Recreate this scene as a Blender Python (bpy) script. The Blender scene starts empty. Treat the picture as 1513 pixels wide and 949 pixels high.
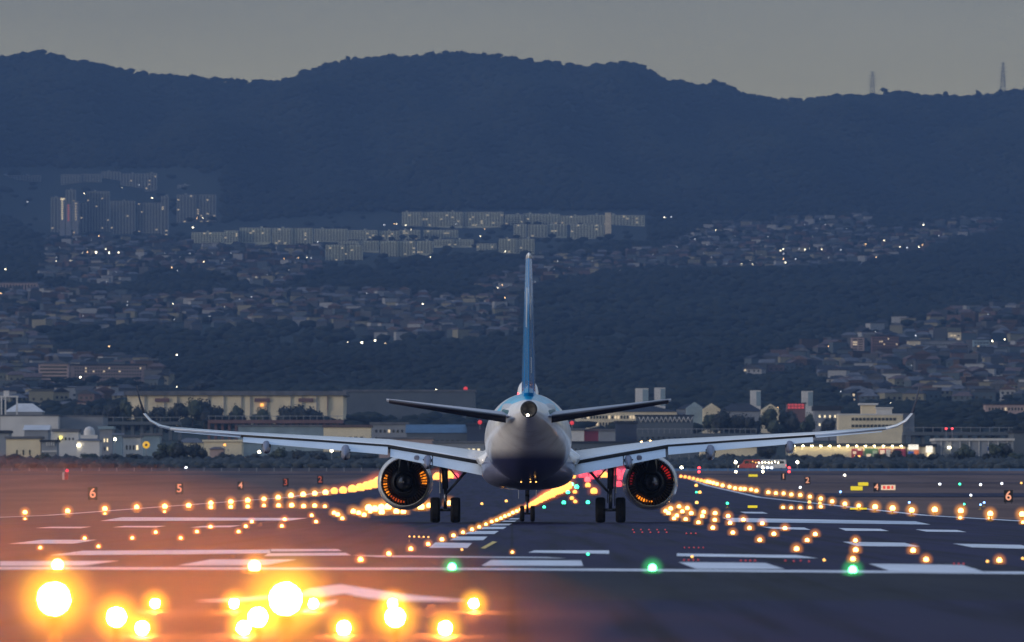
import bpy, bmesh, math, random
import numpy as np
from mathutils import Vector, Matrix, noise
R = math.radians
C = bpy.context.scene.collection
random.seed(7); rng = np.random.default_rng(7)
sc = bpy.context.scene

# ------------------------------------------------------------------ camera, sky, sun, exposure
CAMZ = 1.34; FP = 11560.0; HX, HY = 756.5, 730.0
cam = bpy.data.cameras.new('camera'); camo = bpy.data.objects.new('camera', cam); C.objects.link(camo)
camo.location = (0, 0, CAMZ); camo.rotation_euler = (R(90), 0, 0)
cam.sensor_width = 36; cam.lens = 36*FP/1513
cam.shift_y = (HY-474.5)/1513
cam.clip_start = 0.5; cam.clip_end = 60000
cam.dof.use_dof = True; cam.dof.focus_distance = 352; cam.dof.aperture_fstop = 3.5; cam.dof.aperture_blades = 9
sc.camera = camo
SUN_EL, SUN_ROT = R(11.0), R(246)      # low in the west, behind the camera and to its left
wd = bpy.data.worlds.new('World'); sc.world = wd; wd.use_nodes = True
nt = wd.node_tree; bg = nt.nodes['Background']
sky = nt.nodes.new('ShaderNodeTexSky'); sky.sky_type = 'NISHITA'; sky.sun_disc = False
sky.sun_elevation = SUN_EL; sky.sun_rotation = SUN_ROT; sky.air_density = 1.2; sky.dust_density = 1.5; sky.ozone_density = 3.0
tint = nt.nodes.new('ShaderNodeMixRGB'); tint.blend_type = 'MULTIPLY'; tint.inputs[0].default_value = 1
tint.inputs[2].default_value = (0.85, 0.92, 1.15, 1)
nt.links.new(sky.outputs[0], tint.inputs[1])
# an even grey overcast veil over the whole sky
mixw = nt.nodes.new('ShaderNodeMixRGB'); mixw.inputs[0].default_value = 0.82
wtc = nt.nodes.new('ShaderNodeTexCoord'); wsp = nt.nodes.new('ShaderNodeSeparateXYZ'); nt.links.new(wtc.outputs['Generated'], wsp.inputs[0])
veil = nt.nodes.new('ShaderNodeValToRGB'); nt.links.new(wsp.outputs['Z'], veil.inputs[0])
veil.color_ramp.elements[0].position = 0; veil.color_ramp.elements[0].color = (20.5, 17.4, 8.0, 1)
veil.color_ramp.elements[1].position = .9; veil.color_ramp.elements[1].color = (4.9, 7.6, 13.5, 1)
e = veil.color_ramp.elements.new(.085); e.color = (6.0, 6.4, 6.1, 1)
wnz = nt.nodes.new('ShaderNodeTexNoise'); wnz.inputs['Scale'].default_value = 14; wnz.inputs['Detail'].default_value = 4
wmp = nt.nodes.new('ShaderNodeMapping'); wmp.inputs['Scale'].default_value = (1, 1, 5); nt.links.new(wtc.outputs['Generated'], wmp.inputs[0]); nt.links.new(wmp.outputs[0], wnz.inputs['Vector'])
wmr = nt.nodes.new('ShaderNodeMapRange'); wmr.inputs[1].default_value = .3; wmr.inputs[2].default_value = .7; wmr.inputs[3].default_value = .93; wmr.inputs[4].default_value = 1.06; nt.links.new(wnz.outputs['Fac'], wmr.inputs[0])
wsc = nt.nodes.new('ShaderNodeVectorMath'); wsc.operation = 'SCALE'; nt.links.new(veil.outputs[0], wsc.inputs[0]); nt.links.new(wmr.outputs[0], wsc.inputs['Scale'])
nt.links.new(wsc.outputs[0], mixw.inputs[2])
nt.links.new(tint.outputs[0], mixw.inputs[1]); nt.links.new(mixw.outputs[0], bg.inputs[0])
bg.inputs[1].default_value = 0.08
sun = bpy.data.lights.new('sun', 'SUN'); sun.energy = 2.1; sun.angle = R(12); sun.color = (1, .88, .78)
suno = bpy.data.objects.new('sun', sun); C.objects.link(suno)
sd = Vector((math.sin(SUN_ROT)*math.cos(SUN_EL), math.cos(SUN_ROT)*math.cos(SUN_EL), math.sin(SUN_EL)))
suno.rotation_euler = sd.to_track_quat('Z', 'Y').to_euler()
sc.view_settings.view_transform = 'Standard'; sc.view_settings.look = 'None'
sc.view_settings.gamma = 1; sc.view_settings.exposure = 0.0
sc.cycles.max_bounces = 6; sc.cycles.volume_bounces = 0; sc.cycles.use_denoising = True
sc.cycles.transparent_max_bounces = 16; sc.cycles.sample_clamp_indirect = 4.0

# ------------------------------------------------------------------ terrain profile
PK = [(-200, 0), (484, 0), (901, .95), (1223, 2.6), (1700, 1.34+33*1700/FP)]
RK = [(1700, 697), (2200, 680), (2600, 655), (3000, 630), (3600, 600), (4300, 560), (5000, 520), (5600, 480), (6300, 440),
      (7200, 400), (8000, 370), (8800, 345), (9500, 310), (10200, 250), (11500, 160)]
RIDGE = [(-900, 150), (-300, 120), (0, 89), (60, 79), (110, 93), (220, 113), (300, 120), (410, 126), (450, 108), (520, 90), (600, 87),
         (690, 81), (760, 89), (860, 102), (885, 101), (910, 96), (935, 98), (960, 108), (985, 123), (1045, 131), (1060, 125), (1100, 143), (1150, 151),
         (1250, 145), (1330, 141), (1390, 146), (1440, 146), (1513, 136), (1800, 110), (2400, 160)]
pk = np.array(PK, float); rk = np.array(RK, float); rdg = np.array(RIDGE, float)
def terr(x, d):
    x = np.asarray(x, float); d = np.asarray(d, float)
    near = np.interp(d, pk[:, 0], pk[:, 1])
    dd = np.maximum(d, 1)
    px = HX+FP*x/dd
    row = np.interp(d, rk[:, 0], rk[:, 1])
    t = np.clip((d-9300)/2200, 0, 1); t = t*t*(3-2*t)*0.35+t*0.65
    row = np.where(d > 9300, 320+(np.interp(px, rdg[:, 0], rdg[:, 1])-320)*t, row)
    z = CAMZ+(HY-row)*dd/FP
    amp = np.clip((d-1900)/4000, 0, 1)*3
    z += amp*(np.sin(x*.011+d*.0013)*np.sin(d*.0052+x*.004)+.5*np.sin(x*.031-d*.007)) * np.clip((11500-d)/600, 0, 1)
    m = np.clip((d-9300)/900, 0, 1)*np.clip((11450-d)/500, 0, 1)
    z += m*14*(np.sin(x*.017+np.sin(d*.002)*2.2)+.6*np.sin(x*.041+d*.003))
    z = np.where(d > 11500, z-(d-11500)*.35, z)
    return np.where(d <= 1700, near, z)
def T(x, d): return float(terr(x, d))
def rowof(x, d): return HY-(terr(x, d)-CAMZ)*FP/d
def P(d): return float(np.interp(d, pk[:, 0], pk[:, 1]))
def X(px, d): return (px-HX)/FP*d
def Zp(py, d): return CAMZ+(HY-py)*d/FP
def dfor(py, h=0.0):
    "distance at which a point h above the airfield is seen on row py"
    lo, hi = 15.0, 1700.0
    for _ in range(50):
        m = (lo+hi)/2
        if HY-(P(m)+h-CAMZ)*FP/m > py: lo = m
        else: hi = m
    return lo
def gp(px, py, h=0.0):
    d = dfor(py, h); return Vector((X(px, d), d, P(d)+h))

# ------------------------------------------------------------------ materials
MC = {}
def mat(name, col, rough=.7, metal=0, nscale=0, namt=.25, emis=None, estr=0, spec=.5, coat=0, bump=0, sample=True):
    if name in MC: return MC[name]
    m = bpy.data.materials.new(name); m.use_nodes = True; n = m.node_tree; b = n.nodes['Principled BSDF']
    b.inputs['Base Color'].default_value = (*col, 1); b.inputs['Roughness'].default_value = rough
    b.inputs['Metallic'].default_value = metal; b.inputs['Specular IOR Level'].default_value = spec
    b.inputs['Coat Weight'].default_value = coat; b.inputs['Coat Roughness'].default_value = .08
    if nscale:
        tc = n.nodes.new('ShaderNodeTexCoord'); nz = n.nodes.new('ShaderNodeTexNoise'); nz.inputs['Scale'].default_value = nscale
        nz.inputs['Detail'].default_value = 5
        mr = n.nodes.new('ShaderNodeMapRange'); mr.inputs[1].default_value = .3; mr.inputs[2].default_value = .7
        mr.inputs[3].default_value = 1-namt; mr.inputs[4].default_value = 1+namt
        mx = n.nodes.new('ShaderNodeVectorMath'); mx.operation = 'SCALE'; mx.inputs[0].default_value = col
        n.links.new(tc.outputs['Object'], nz.inputs['Vector']); n.links.new(nz.outputs['Fac'], mr.inputs[0])
        n.links.new(mr.outputs[0], mx.inputs['Scale']); n.links.new(mx.outputs[0], b.inputs['Base Color'])
        if bump:
            bp = n.nodes.new('ShaderNodeBump'); bp.inputs['Strength'].default_value = bump; bp.inputs['Distance'].default_value = .05
            n.links.new(nz.outputs['Fac'], bp.inputs['Height']); n.links.new(bp.outputs[0], b.inputs['Normal'])
    if emis:
        b.inputs['Emission Color'].default_value = (*emis, 1); b.inputs['Emission Strength'].default_value = estr
        m.cycles.emission_sampling = 'AUTO' if sample else 'NONE'
    MC[name] = m; return m

def ground_mat():
    m = bpy.data.materials.new('ground_cover'); m.use_nodes = True; n = m.node_tree; b = n.nodes['Principled BSDF']
    b.inputs['Roughness'].default_value = .95; b.inputs['Specular IOR Level'].default_value = .1
    tc = n.nodes.new('ShaderNodeTexCoord'); sp = n.nodes.new('ShaderNodeSeparateXYZ'); n.links.new(tc.outputs['Object'], sp.inputs[0])
    nz = n.nodes.new('ShaderNodeTexNoise'); nz.inputs['Scale'].default_value = .06; nz.inputs['Detail'].default_value = 8
    mp = n.nodes.new('ShaderNodeMapping'); mp.inputs['Scale'].default_value = (1, .12, 1)
    n.links.new(tc.outputs['Object'], mp.inputs[0]); n.links.new(mp.outputs[0], nz.inputs['Vector'])
    r1 = n.nodes.new('ShaderNodeValToRGB'); r1.color_ramp.elements[0].color = (.085, .052, .048, 1); r1.color_ramp.elements[0].position = .35
    r1.color_ramp.elements[1].color = (.16, .10, .085, 1); r1.color_ramp.elements[1].position = .65
    n.links.new(nz.outputs['Fac'], r1.inputs[0])
    st = n.nodes.new('ShaderNodeMapRange'); st.inputs[1].default_value = 1720; st.inputs[2].default_value = 1800
    n.links.new(sp.outputs['Y'], st.inputs[0])
    mx = n.nodes.new('ShaderNodeMixRGB'); mx.inputs[2].default_value = (.035, .045, .04, 1)
    n.links.new(st.outputs[0], mx.inputs[0]); n.links.new(r1.outputs[0], mx.inputs[1]); n.links.new(mx.outputs[0], b.inputs['Base Color'])
    return m
def asphalt_mat(name, c0, c1, rough=.55, streak=True):
    m = bpy.data.materials.new(name); m.use_nodes = True; n = m.node_tree; b = n.nodes['Principled BSDF']
    b.inputs['Specular IOR Level'].default_value = .07
    tc = n.nodes.new('ShaderNodeTexCoord')
    mp = n.nodes.new('ShaderNodeMapping'); mp.inputs['Scale'].default_value = (1, .09, 1)
    nz = n.nodes.new('ShaderNodeTexNoise'); nz.inputs['Scale'].default_value = .5; nz.inputs['Detail'].default_value = 9; nz.inputs['Roughness'].default_value = .65
    n.links.new(tc.outputs['Object'], mp.inputs[0]); n.links.new(mp.outputs[0], nz.inputs['Vector'])
    # paving lanes running along the runway
    mp2 = n.nodes.new('ShaderNodeMapping'); mp2.inputs['Scale'].default_value = (.55, .012, 1)
    n2 = n.nodes.new('ShaderNodeTexNoise'); n2.inputs['Scale'].default_value = 1; n2.inputs['Detail'].default_value = 3
    n.links.new(tc.outputs['Object'], mp2.inputs[0]); n.links.new(mp2.outputs[0], n2.inputs['Vector'])
    ad = n.nodes.new('ShaderNodeMath'); ad.operation = 'ADD'
    n.links.new(nz.outputs['Fac'], ad.inputs[0]); n.links.new(n2.outputs['Fac'], ad.inputs[1])
    r = n.nodes.new('ShaderNodeMapRange'); r.inputs[1].default_value = .7; r.inputs[2].default_value = 1.3
    n.links.new(ad.outputs[0], r.inputs[0])
    mx = n.nodes.new('ShaderNodeMixRGB'); mx.inputs[1].default_value = (*c0, 1); mx.inputs[2].default_value = (*c1, 1)
    n.links.new(r.outputs[0], mx.inputs[0])
    # tyre rubber laid down along the touchdown wheel tracks, and transverse joints
    mp4 = n.nodes.new('ShaderNodeMapping'); mp4.inputs['Scale'].default_value = (1.6, .02, 1); n4 = n.nodes.new('ShaderNodeTexNoise'); n4.inputs['Scale'].default_value = 1; n4.inputs['Detail'].default_value = 6
    n.links.new(tc.outputs['Object'], mp4.inputs[0]); n.links.new(mp4.outputs[0], n4.inputs['Vector'])
    rb = n.nodes.new('ShaderNodeMapRange'); rb.inputs[1].default_value = .48; rb.inputs[2].default_value = .66; rb.inputs[3].default_value = 1; rb.inputs[4].default_value = .35
    n.links.new(n4.outputs['Fac'], rb.inputs[0])
    sp = n.nodes.new('ShaderNodeSeparateXYZ'); n.links.new(tc.outputs['Object'], sp.inputs[0])
    md = n.nodes.new('ShaderNodeMath'); md.operation = 'PINGPONG'; md.inputs[1].default_value = 3.75; n.links.new(sp.outputs['X'], md.inputs[0])
    mj = n.nodes.new('ShaderNodeMapRange'); mj.inputs[1].default_value = .02; mj.inputs[2].default_value = .06; mj.inputs[3].default_value = .45; mj.inputs[4].default_value = 1; n.links.new(md.outputs[0], mj.inputs[0])
    m2 = n.nodes.new('ShaderNodeMath'); m2.operation = 'MULTIPLY'; n.links.new(rb.outputs[0], m2.inputs[0]); n.links.new(mj.outputs[0], m2.inputs[1])
    vs_ = n.nodes.new('ShaderNodeVectorMath'); vs_.operation = 'SCALE'; n.links.new(mx.outputs[0], vs_.inputs[0]); n.links.new(m2.outputs[0], vs_.inputs['Scale'])
    n.links.new(vs_.outputs[0], b.inputs['Base Color'])
    rr = n.nodes.new('ShaderNodeMapRange'); rr.inputs[3].default_value = rough-.1; rr.inputs[4].default_value = rough+.15
    n.links.new(nz.outputs['Fac'], rr.inputs[0]); n.links.new(rr.outputs[0], b.inputs['Roughness'])
    n3 = n.nodes.new('ShaderNodeTexNoise'); n3.inputs['Scale'].default_value = 60; n3.inputs['Detail'].default_value = 4
    n.links.new(tc.outputs['Object'], n3.inputs['Vector'])
    bp = n.nodes.new('ShaderNodeBump'); bp.inputs['Strength'].default_value = .35; bp.inputs['Distance'].default_value = .01
    n.links.new(n3.outputs['Fac'], bp.inputs['Height']); n.links.new(bp.outputs[0], b.inputs['Normal'])
    return m
M_ground = ground_mat()
M_asph = asphalt_mat('runway_asphalt', (.007, .007, .028), (.022, .020, .064), .62)
M_asph2 = asphalt_mat('worn_asphalt', (.016, .016, .042), (.028, .027, .062), .68)
M_paint = mat('white_road_paint', (.62, .63, .66), .5, nscale=.8, namt=.35, bump=.1)
M_ypaint = mat('yellow_road_paint', (.7, .45, .08), .5, nscale=1.3, namt=.15)
M_white = mat('aircraft_white', (.80, .80, .80), .25, nscale=.8, namt=.04, coat=.4)
M_grey = mat('aircraft_grey', (.42, .45, .50), .35, nscale=1, namt=.06)
M_dark = mat('dark_metal', (.012, .012, .016), .5, metal=.2, nscale=2, spec=.3)
M_black = mat('matte_black', (.012, .012, .014), .7, nscale=3)
M_steel = mat('gear_steel', (.12, .13, .17), .4, metal=.6, nscale=3)
M_rubber = mat('tyre_rubber', (.006, .006, .008), .8, nscale=6, spec=.2)
M_blue = mat('fin_blue', (.003, .17, .46), .25, nscale=.7, namt=.12, coat=.6)
M_concrete = mat('concrete', (.34, .33, .31), .85, nscale=.2, namt=.2)
M_yframe = mat('light_fixture_paint', (.32, .2, .04), .6, nscale=5)
M_trunk = mat('bark', (.05, .038, .03), .9, nscale=2)
M_leaf = mat('foliage', (.045, .06, .04), .8, nscale=.6, namt=.5)
M_leaf2 = mat('foliage_dark', (.022, .028, .028), .8, nscale=.6, namt=.4)
M_forest = mat('forest_foliage', (.022, .028, .025), .95, nscale=.004, namt=.35, spec=.05)
AMB = (1.0, .40, .07)
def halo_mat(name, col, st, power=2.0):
    "bloom painted on a clear glowing globe around a lamp: brightest through the middle, nothing at the rim"
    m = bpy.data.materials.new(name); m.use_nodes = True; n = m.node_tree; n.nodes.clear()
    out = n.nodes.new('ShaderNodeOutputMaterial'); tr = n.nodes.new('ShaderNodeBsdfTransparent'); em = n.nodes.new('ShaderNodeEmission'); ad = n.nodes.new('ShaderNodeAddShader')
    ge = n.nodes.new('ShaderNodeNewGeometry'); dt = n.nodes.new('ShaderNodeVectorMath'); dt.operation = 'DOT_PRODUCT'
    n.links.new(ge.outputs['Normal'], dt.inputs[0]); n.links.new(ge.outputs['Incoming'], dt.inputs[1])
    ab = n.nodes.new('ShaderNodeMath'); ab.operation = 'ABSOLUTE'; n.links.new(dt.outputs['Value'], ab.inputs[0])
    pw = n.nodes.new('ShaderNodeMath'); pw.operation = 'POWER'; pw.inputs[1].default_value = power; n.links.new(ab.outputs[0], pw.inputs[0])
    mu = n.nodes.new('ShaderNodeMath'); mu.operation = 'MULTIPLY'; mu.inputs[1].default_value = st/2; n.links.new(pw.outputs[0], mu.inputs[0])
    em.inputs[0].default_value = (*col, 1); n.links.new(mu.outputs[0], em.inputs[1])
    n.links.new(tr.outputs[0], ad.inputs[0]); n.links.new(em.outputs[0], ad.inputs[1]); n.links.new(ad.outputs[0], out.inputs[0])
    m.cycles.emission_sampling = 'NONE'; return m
def emit(name, col, st, sample=True): return mat(name, (.02, .02, .02), .4, emis=col, estr=st, sample=sample)
M_l_app = emit('lamp_approach', (1.0, .235, .03), 6000)
M_l_thr = emit('lamp_threshold_warm', (1.0, .45, .10), 60)
M_l_near = emit('lamp_amber_near', (1.0, .42, .12), 9)
M_l_amb = emit('lamp_amber', (1.0, .45, .13), 7, False)
M_l_far = emit('lamp_amber_far', (1.0, .42, .08), 2.6, False)
M_l_green = emit('lamp_green', (.10, 1.0, .25), 14)
M_l_green2 = emit('lamp_green_small', (.04, .8, .4), 5, False)
M_l_red = emit('lamp_red', (1.0, .05, .06), 6, False)
M_l_pink = emit('lamp_pink_red', (1.0, .08, .12), 1.6, False)
M_l_rdim = emit('red_ground_glow', (.9, .08, .12), .45, False)
M_l_white = emit('lamp_white', (1.0, .92, .72), 7, False)
M_l_blue = emit('lamp_blue', (.2, .4, 1.0), 5, False)
M_l_dim = emit('lamp_dim_amber', (1, .5, .12), 2.5, False)
M_town = emit('lamp_town_white', (1, .88, .6), 16, False)
M_town2 = emit('lamp_town_warm', (1, .6, .25), 12, False)
M_townd = emit('lamp_town_dim', (.85, .9, 1), 5, False)

# ------------------------------------------------------------------ helpers
def tag(o, label=None, cat=None, group=None, kind=None):
    if label: o['label'] = label
    if cat: o['category'] = cat
    if group: o['group'] = group
    if kind: o['kind'] = kind
    return o
def empty(name, loc, label=None, cat=None, group=None, rz=0):
    o = bpy.data.objects.new(name, None); C.objects.link(o); o.location = loc; o.rotation_euler[2] = rz
    o.empty_display_size = .2
    return tag(o, label, cat, group)
class MB:
    def __init__(s): s.v = []; s.f = []; s.mi = []; s.sm = []
    def add(s, vs, fs, mi=0, sm=False):
        b = len(s.v); s.v += [tuple(v) for v in vs]; s.f += [tuple(b+i for i in f) for f in fs]
        s.mi += [mi]*len(fs); s.sm += [sm]*len(fs); return s
    def box(s, x0, x1, y0, y1, z0, z1, mi=0):
        v = [(x, y, z) for z in (z0, z1) for y in (y0, y1) for x in (x0, x1)]
        return s.add(v, [(0, 2, 3, 1), (4, 5, 7, 6), (0, 1, 5, 4), (2, 6, 7, 3), (0, 4, 6, 2), (1, 3, 7, 5)], mi)
    def gable(s, x0, x1, y0, y1, z0, z1, axis='x', mi=0):
        if axis == 'x':
            ym = (y0+y1)/2; v = [(x0, y0, z0), (x1, y0, z0), (x1, y1, z0), (x0, y1, z0), (x0, ym, z1), (x1, ym, z1)]
            f = [(0, 1, 5, 4), (2, 3, 4, 5), (0, 4, 3), (1, 2, 5), (0, 3, 2, 1)]
        else:
            xm = (x0+x1)/2; v = [(x0, y0, z0), (x1, y0, z0), (x1, y1, z0), (x0, y1, z0), (xm, y0, z1), (xm, y1, z1)]
            f = [(1, 2, 5, 4), (3, 0, 4, 5), (0, 1, 4), (2, 3, 5), (0, 3, 2, 1)]
        return s.add(v, f, mi)
    def hip(s, x0, x1, y0, y1, z0, z1, mi=0):
        ym = (y0+y1)/2; k = min((x1-x0)*.3, (y1-y0)*.5)
        v = [(x0, y0, z0), (x1, y0, z0), (x1, y1, z0), (x0, y1, z0), (x0+k, ym, z1), (x1-k, ym, z1)]
        return s.add(v, [(0, 1, 5, 4), (2, 3, 4, 5), (0, 4, 3), (1, 2, 5), (0, 3, 2, 1)], mi)
    def loft(s, rings, mi=0, sm=True, caps=True, closed=True):
        n = len(rings[0]); vs = [p for r in rings for p in r]; fs = []
        for i in range(len(rings)-1):
            for j in range(n if closed else n-1):
                k = (j+1) % n; fs.append((i*n+j, i*n+k, (i+1)*n+k, (i+1)*n+j))
        s.add(vs, fs, mi, sm)
        if caps:
            s.add(rings[0], [tuple(range(n))[::-1]], mi); s.add(rings[-1], [tuple(range(n))], mi)
        return s
    def tube(s, a, b, r0, r1=None, n=10, mi=0, caps=True):
        a = Vector(a); b = Vector(b); r1 = r0 if r1 is None else r1
        q = (b-a).to_track_quat('Z', 'Y'); rings = []
        for p, r in ((a, r0), (b, r1)):
            rings.append([p+q @ Vector((r*math.cos(2*math.pi*i/n), r*math.sin(2*math.pi*i/n), 0)) for i in range(n)])
        return s.loft(rings, mi, True, caps)
    def lathe(s, prof, n=32, axis='z', o=(0, 0, 0), mi=0, sm=True):
        rings = []
        for (r, h) in prof:
            ring = []
            for i in range(n):
                a = 2*math.pi*i/n; c, t = r*math.cos(a), r*math.sin(a)
                p = (c, t, h) if axis == 'z' else ((c, h, t) if axis == 'y' else (h, c, t))
                ring.append((p[0]+o[0], p[1]+o[1], p[2]+o[2]))
            rings.append(ring)
        return s.loft(rings, mi, sm, False)
    def mesh(s, name, mats):
        me = bpy.data.meshes.new(name); me.from_pydata(s.v, [], s.f)
        for m in (mats if isinstance(mats, (list, tuple)) else [mats]): me.materials.append(m)
        me.polygons.foreach_set('material_index', s.mi); me.polygons.foreach_set('use_smooth', s.sm); me.update()
        bm = bmesh.new(); bm.from_mesh(me); bmesh.ops.remove_doubles(bm, verts=bm.verts, dist=1e-5)
        bmesh.ops.recalc_face_normals(bm, faces=bm.faces); bm.to_mesh(me); bm.free()
        return me
    def build(s, name, mats, parent=None):
        return link(name, s.mesh(name, mats), parent)
def link(name, me, parent=None, loc=None):
    o = bpy.data.objects.new(name, me); C.objects.link(o)
    if parent: o.parent = parent
    if loc is not None: o.location = loc
    return o
def copy_tree(o, parent=None):
    c = o.copy(); C.objects.link(c)
    if parent: c.parent = parent
    for ch in list(o.children): copy_tree(ch, c)
    return c
ONES = ['first', 'second', 'third', 'fourth', 'fifth', 'sixth', 'seventh', 'eighth', 'ninth', 'tenth', 'eleventh', 'twelfth', 'thirteenth',
        'fourteenth', 'fifteenth', 'sixteenth', 'seventeenth', 'eighteenth', 'nineteenth', 'twentieth']
TENS = {20: ('twenty', 'twentieth'), 30: ('thirty', 'thirtieth'), 40: ('forty', 'fortieth'), 50: ('fifty', 'fiftieth'), 60: ('sixty', 'sixtieth')}
def ordn(i):
    n = i+1
    if n <= 20: return ONES[n-1]
    t = n//10*10
    return TENS[t][1] if n == t else TENS[t][0]+'-'+ONES[n-t-1]
def label_row(items, base):
    "items: [(sort key, object)]; label them from the left"
    items = sorted(items, key=lambda a: a[0]); n = len(items)
    for i, (_, o) in enumerate(items):
        if n == 1: o['label'] = base
        else:
            w = 'leftmost' if i == 0 else ('rightmost' if i == n-1 else (ordn(i)+' from left'))
            o['label'] = w+' of '+base

# ------------------------------------------------------------------ ground, runway, markings
ds = np.array(sorted(set([-60., 0, 20, 50, 100, 137, 200, 300, 400, 484, 600, 750, 901, 1060, 1223, 1400, 1550, 1700] +
              list(np.arange(1760, 9300, 90.)) + list(np.arange(9300, 11560, 50.)) + [11700., 12200., 13000.])))
us = np.linspace(-.24, .24, 241)
DD, UU = np.meshgrid(ds, us, indexing='ij'); XX = UU*(DD+900); ZZ = terr(XX, DD)
ZZ = np.maximum(ZZ, 0)
vv = np.stack([XX, DD, ZZ], -1).reshape(-1, 3); nr, ncc = DD.shape
ii = np.arange((nr-1)*ncc).reshape(nr-1, ncc)[:, :-1].ravel()
ff = np.stack([ii, ii+1, ii+ncc+1, ii+ncc], 1)
me = bpy.data.meshes.new('ground'); me.from_pydata(vv.tolist(), [], ff.tolist()); me.materials.append(M_ground)
me.polygons.foreach_set('use_smooth', [True]*len(ff)); me.update()
tag(link('ground', me), kind='structure')

def strip(name, ml, mr, dlist, h, m, parent=None):
    "a sheet between two edge functions of d, lying h above the airfield"
    vs = []; fs = []
    for i, d in enumerate(dlist):
        a, b = ml(d), mr(d); vs += [(a, d, P(d)+h), (b, d, P(d)+h)]
        if i: fs.append((2*i-2, 2*i-1, 2*i+1, 2*i))
    return MB().add(vs, fs).build(name, m, parent)
eL = lambda d: -28.9+.0073*(d-441); eR = lambda d: 24.7+.0069*(d-377)
kn = [20, 60, 100, 137, 200, 300, 400, 484, 600, 750, 901, 1060, 1223, 1400, 1660]
runway = tag(strip('runway', lambda d: eL(d)-1.2, lambda d: eR(d)+1.2, kn, .01, M_asph), kind='structure')
strip('dark_asphalt_band', lambda d: -20, lambda d: 20, [95.5, 132], .014, asphalt_mat('new_asphalt', (.006, .007, .016), (.014, .016, .032), .6), runway)
strip('paved_overrun', lambda d: -13, lambda d: 13, [20, 60, 97], .02, M_asph2, runway)
strip('edge_line', lambda d: eL(d)-.45, lambda d: eL(d)+.25, kn[3:-1], .02, M_paint, runway)
strip('edge_line', lambda d: eR(d)-.25, lambda d: eR(d)+.45, kn[3:-1], .02, M_paint, runway)
tag(strip('taxiway', lambda d: 34, lambda d: 190, [dfor(734), 901, dfor(729)], .03, M_asph2), kind='structure')
tag(strip('perimeter_road', lambda d: -160, lambda d: 190, [1560, 1600], .03, M_asph2), kind='structure')
tag(strip('service_road', lambda d: 36, lambda d: 170, [1290, 1302], .03, M_asph2), kind='structure')
def mark(name, pts, m=M_paint, label=None):
    "a painted marking: ground polygon, split where the runway's gradient changes"
    vs = [gp(x, y) for x, y in pts]
    lo, hi = min(v.y for v in vs), max(v.y for v in vs)
    bm = bmesh.new(); f = bm.faces.new([bm.verts.new((v.x, v.y, 0)) for v in vs])
    for k in (484, 901, 1223):
        if lo < k < hi: bmesh.ops.bisect_plane(bm, geom=bm.verts[:]+bm.edges[:]+bm.faces[:], plane_co=(0, k, 0), plane_no=(0, 1, 0))
    for v in bm.verts: v.co.z = P(v.co.y)+.024
    bmesh.ops.recalc_face_normals(bm, faces=bm.faces)
    for f in bm.faces:
        if f.normal.z < 0: f.normal_flip()
    me = bpy.data.meshes.new(name); bm.to_mesh(me); bm.free(); me.materials.append(m)
    o = link(name, me, runway)
    if label: o['label'] = label
    return o
def z2(l): return [(x/2.44, 560+y/2.44) for x, y in l]
def z3(l): return [(400+x/3.026, 680+y/3.026) for x, y in l]
def z4(l): return [(1000+x/2.44, 560+y/2.44) for x, y in l]
mark('threshold_line', [(-60, 843.6), (700, 844.2), (1570, 850.8), (1570, 847.4), (700, 841.2), (-60, 839.6)])
for p in ([(0, 662), (430, 660), (300, 678), (0, 678)], [(640, 677), (760, 655), (1070, 655), (960, 676)]): mark('threshold_stripe', z2(p))
mark('threshold_stripe', z3([(942, 478), (985, 452), (1388, 454), (1397, 479)]))
for p in ([(5, 665), (70, 690), (388, 690), (320, 668)], [(692, 671), (765, 696), (1108, 700), (1028, 675)]): mark('threshold_stripe', z4(p))
mark('threshold_stripe', [(1600, 836), (1640, 847), (1780, 848), (1740, 837)])
for p in ([(360, 514), (440, 500), (1110, 503), (1050, 512)], [(127, 540), (180, 535), (330, 535), (290, 541)], [(405, 537), (450, 532), (600, 532), (560, 538)],
          [(685, 538), (730, 532), (870, 530), (830, 537)], [(30, 598), (150, 583), (350, 583), (270, 597)],
          [(180, 640), (300, 623), (974, 619), (974, 632), (900, 634)], 
          ): mark('touchdown_stripe', z2(p))
for p in ([(1, 402), (300, 402), (318, 411), (1, 413)], [(-30, 434), (-10, 421), (335, 419), (360, 431)]): mark('touchdown_stripe', z3(p))
mark('touchdown_stripe', z3([(1150, 418), (1180, 408), (1513, 408), (1513, 424)]))
mark('touchdown_stripe', z4([(0, 633), (0, 643), (510, 651), (430, 639)]))
mark('shoulder_line', z3([(360, 430), (1240, 439), (1320, 444), (480, 438)]))
for p in ([(165, 502), (200, 518), (915, 527), (860, 515)], [(228, 480), (245, 486), (330, 487), (310, 481)], [(305, 535), (345, 543), (483, 547), (460, 538)],
          [(583, 540), (610, 550), (765, 551), (735, 543)], [(860, 545), (900, 553), (1045, 555), (1010, 547)],
          [(598, 590), (650, 606), (875, 608), (820, 594)], [(995, 597), (1065, 611), (1300, 617), (1240, 602)]): mark('touchdown_stripe', z4(p))
for p in ([(707, 397), (880, 397), (900, 375), (735, 372)], [(800, 362), (950, 362), (970, 345), (830, 345)], [(865, 334), (1000, 334), (1020, 320), (895, 320)],
          [(930, 312), (1040, 311), (1055, 301), (955, 301)], [(980, 295), (1065, 294), (1080, 286), (1003, 286)], [(1027, 280), (1088, 279), (1099, 273), (1043, 273)],
          [(1062, 267), (1105, 267), (1113, 262), (1075, 262)]): mark('centreline_stripe', z3(p))
mark('taxi_lead_line', z3([(938, 398), (957, 400), (1013, 369), (992, 367)]), M_ypaint, 'short yellow dash beside the white centreline stripes')
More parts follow.
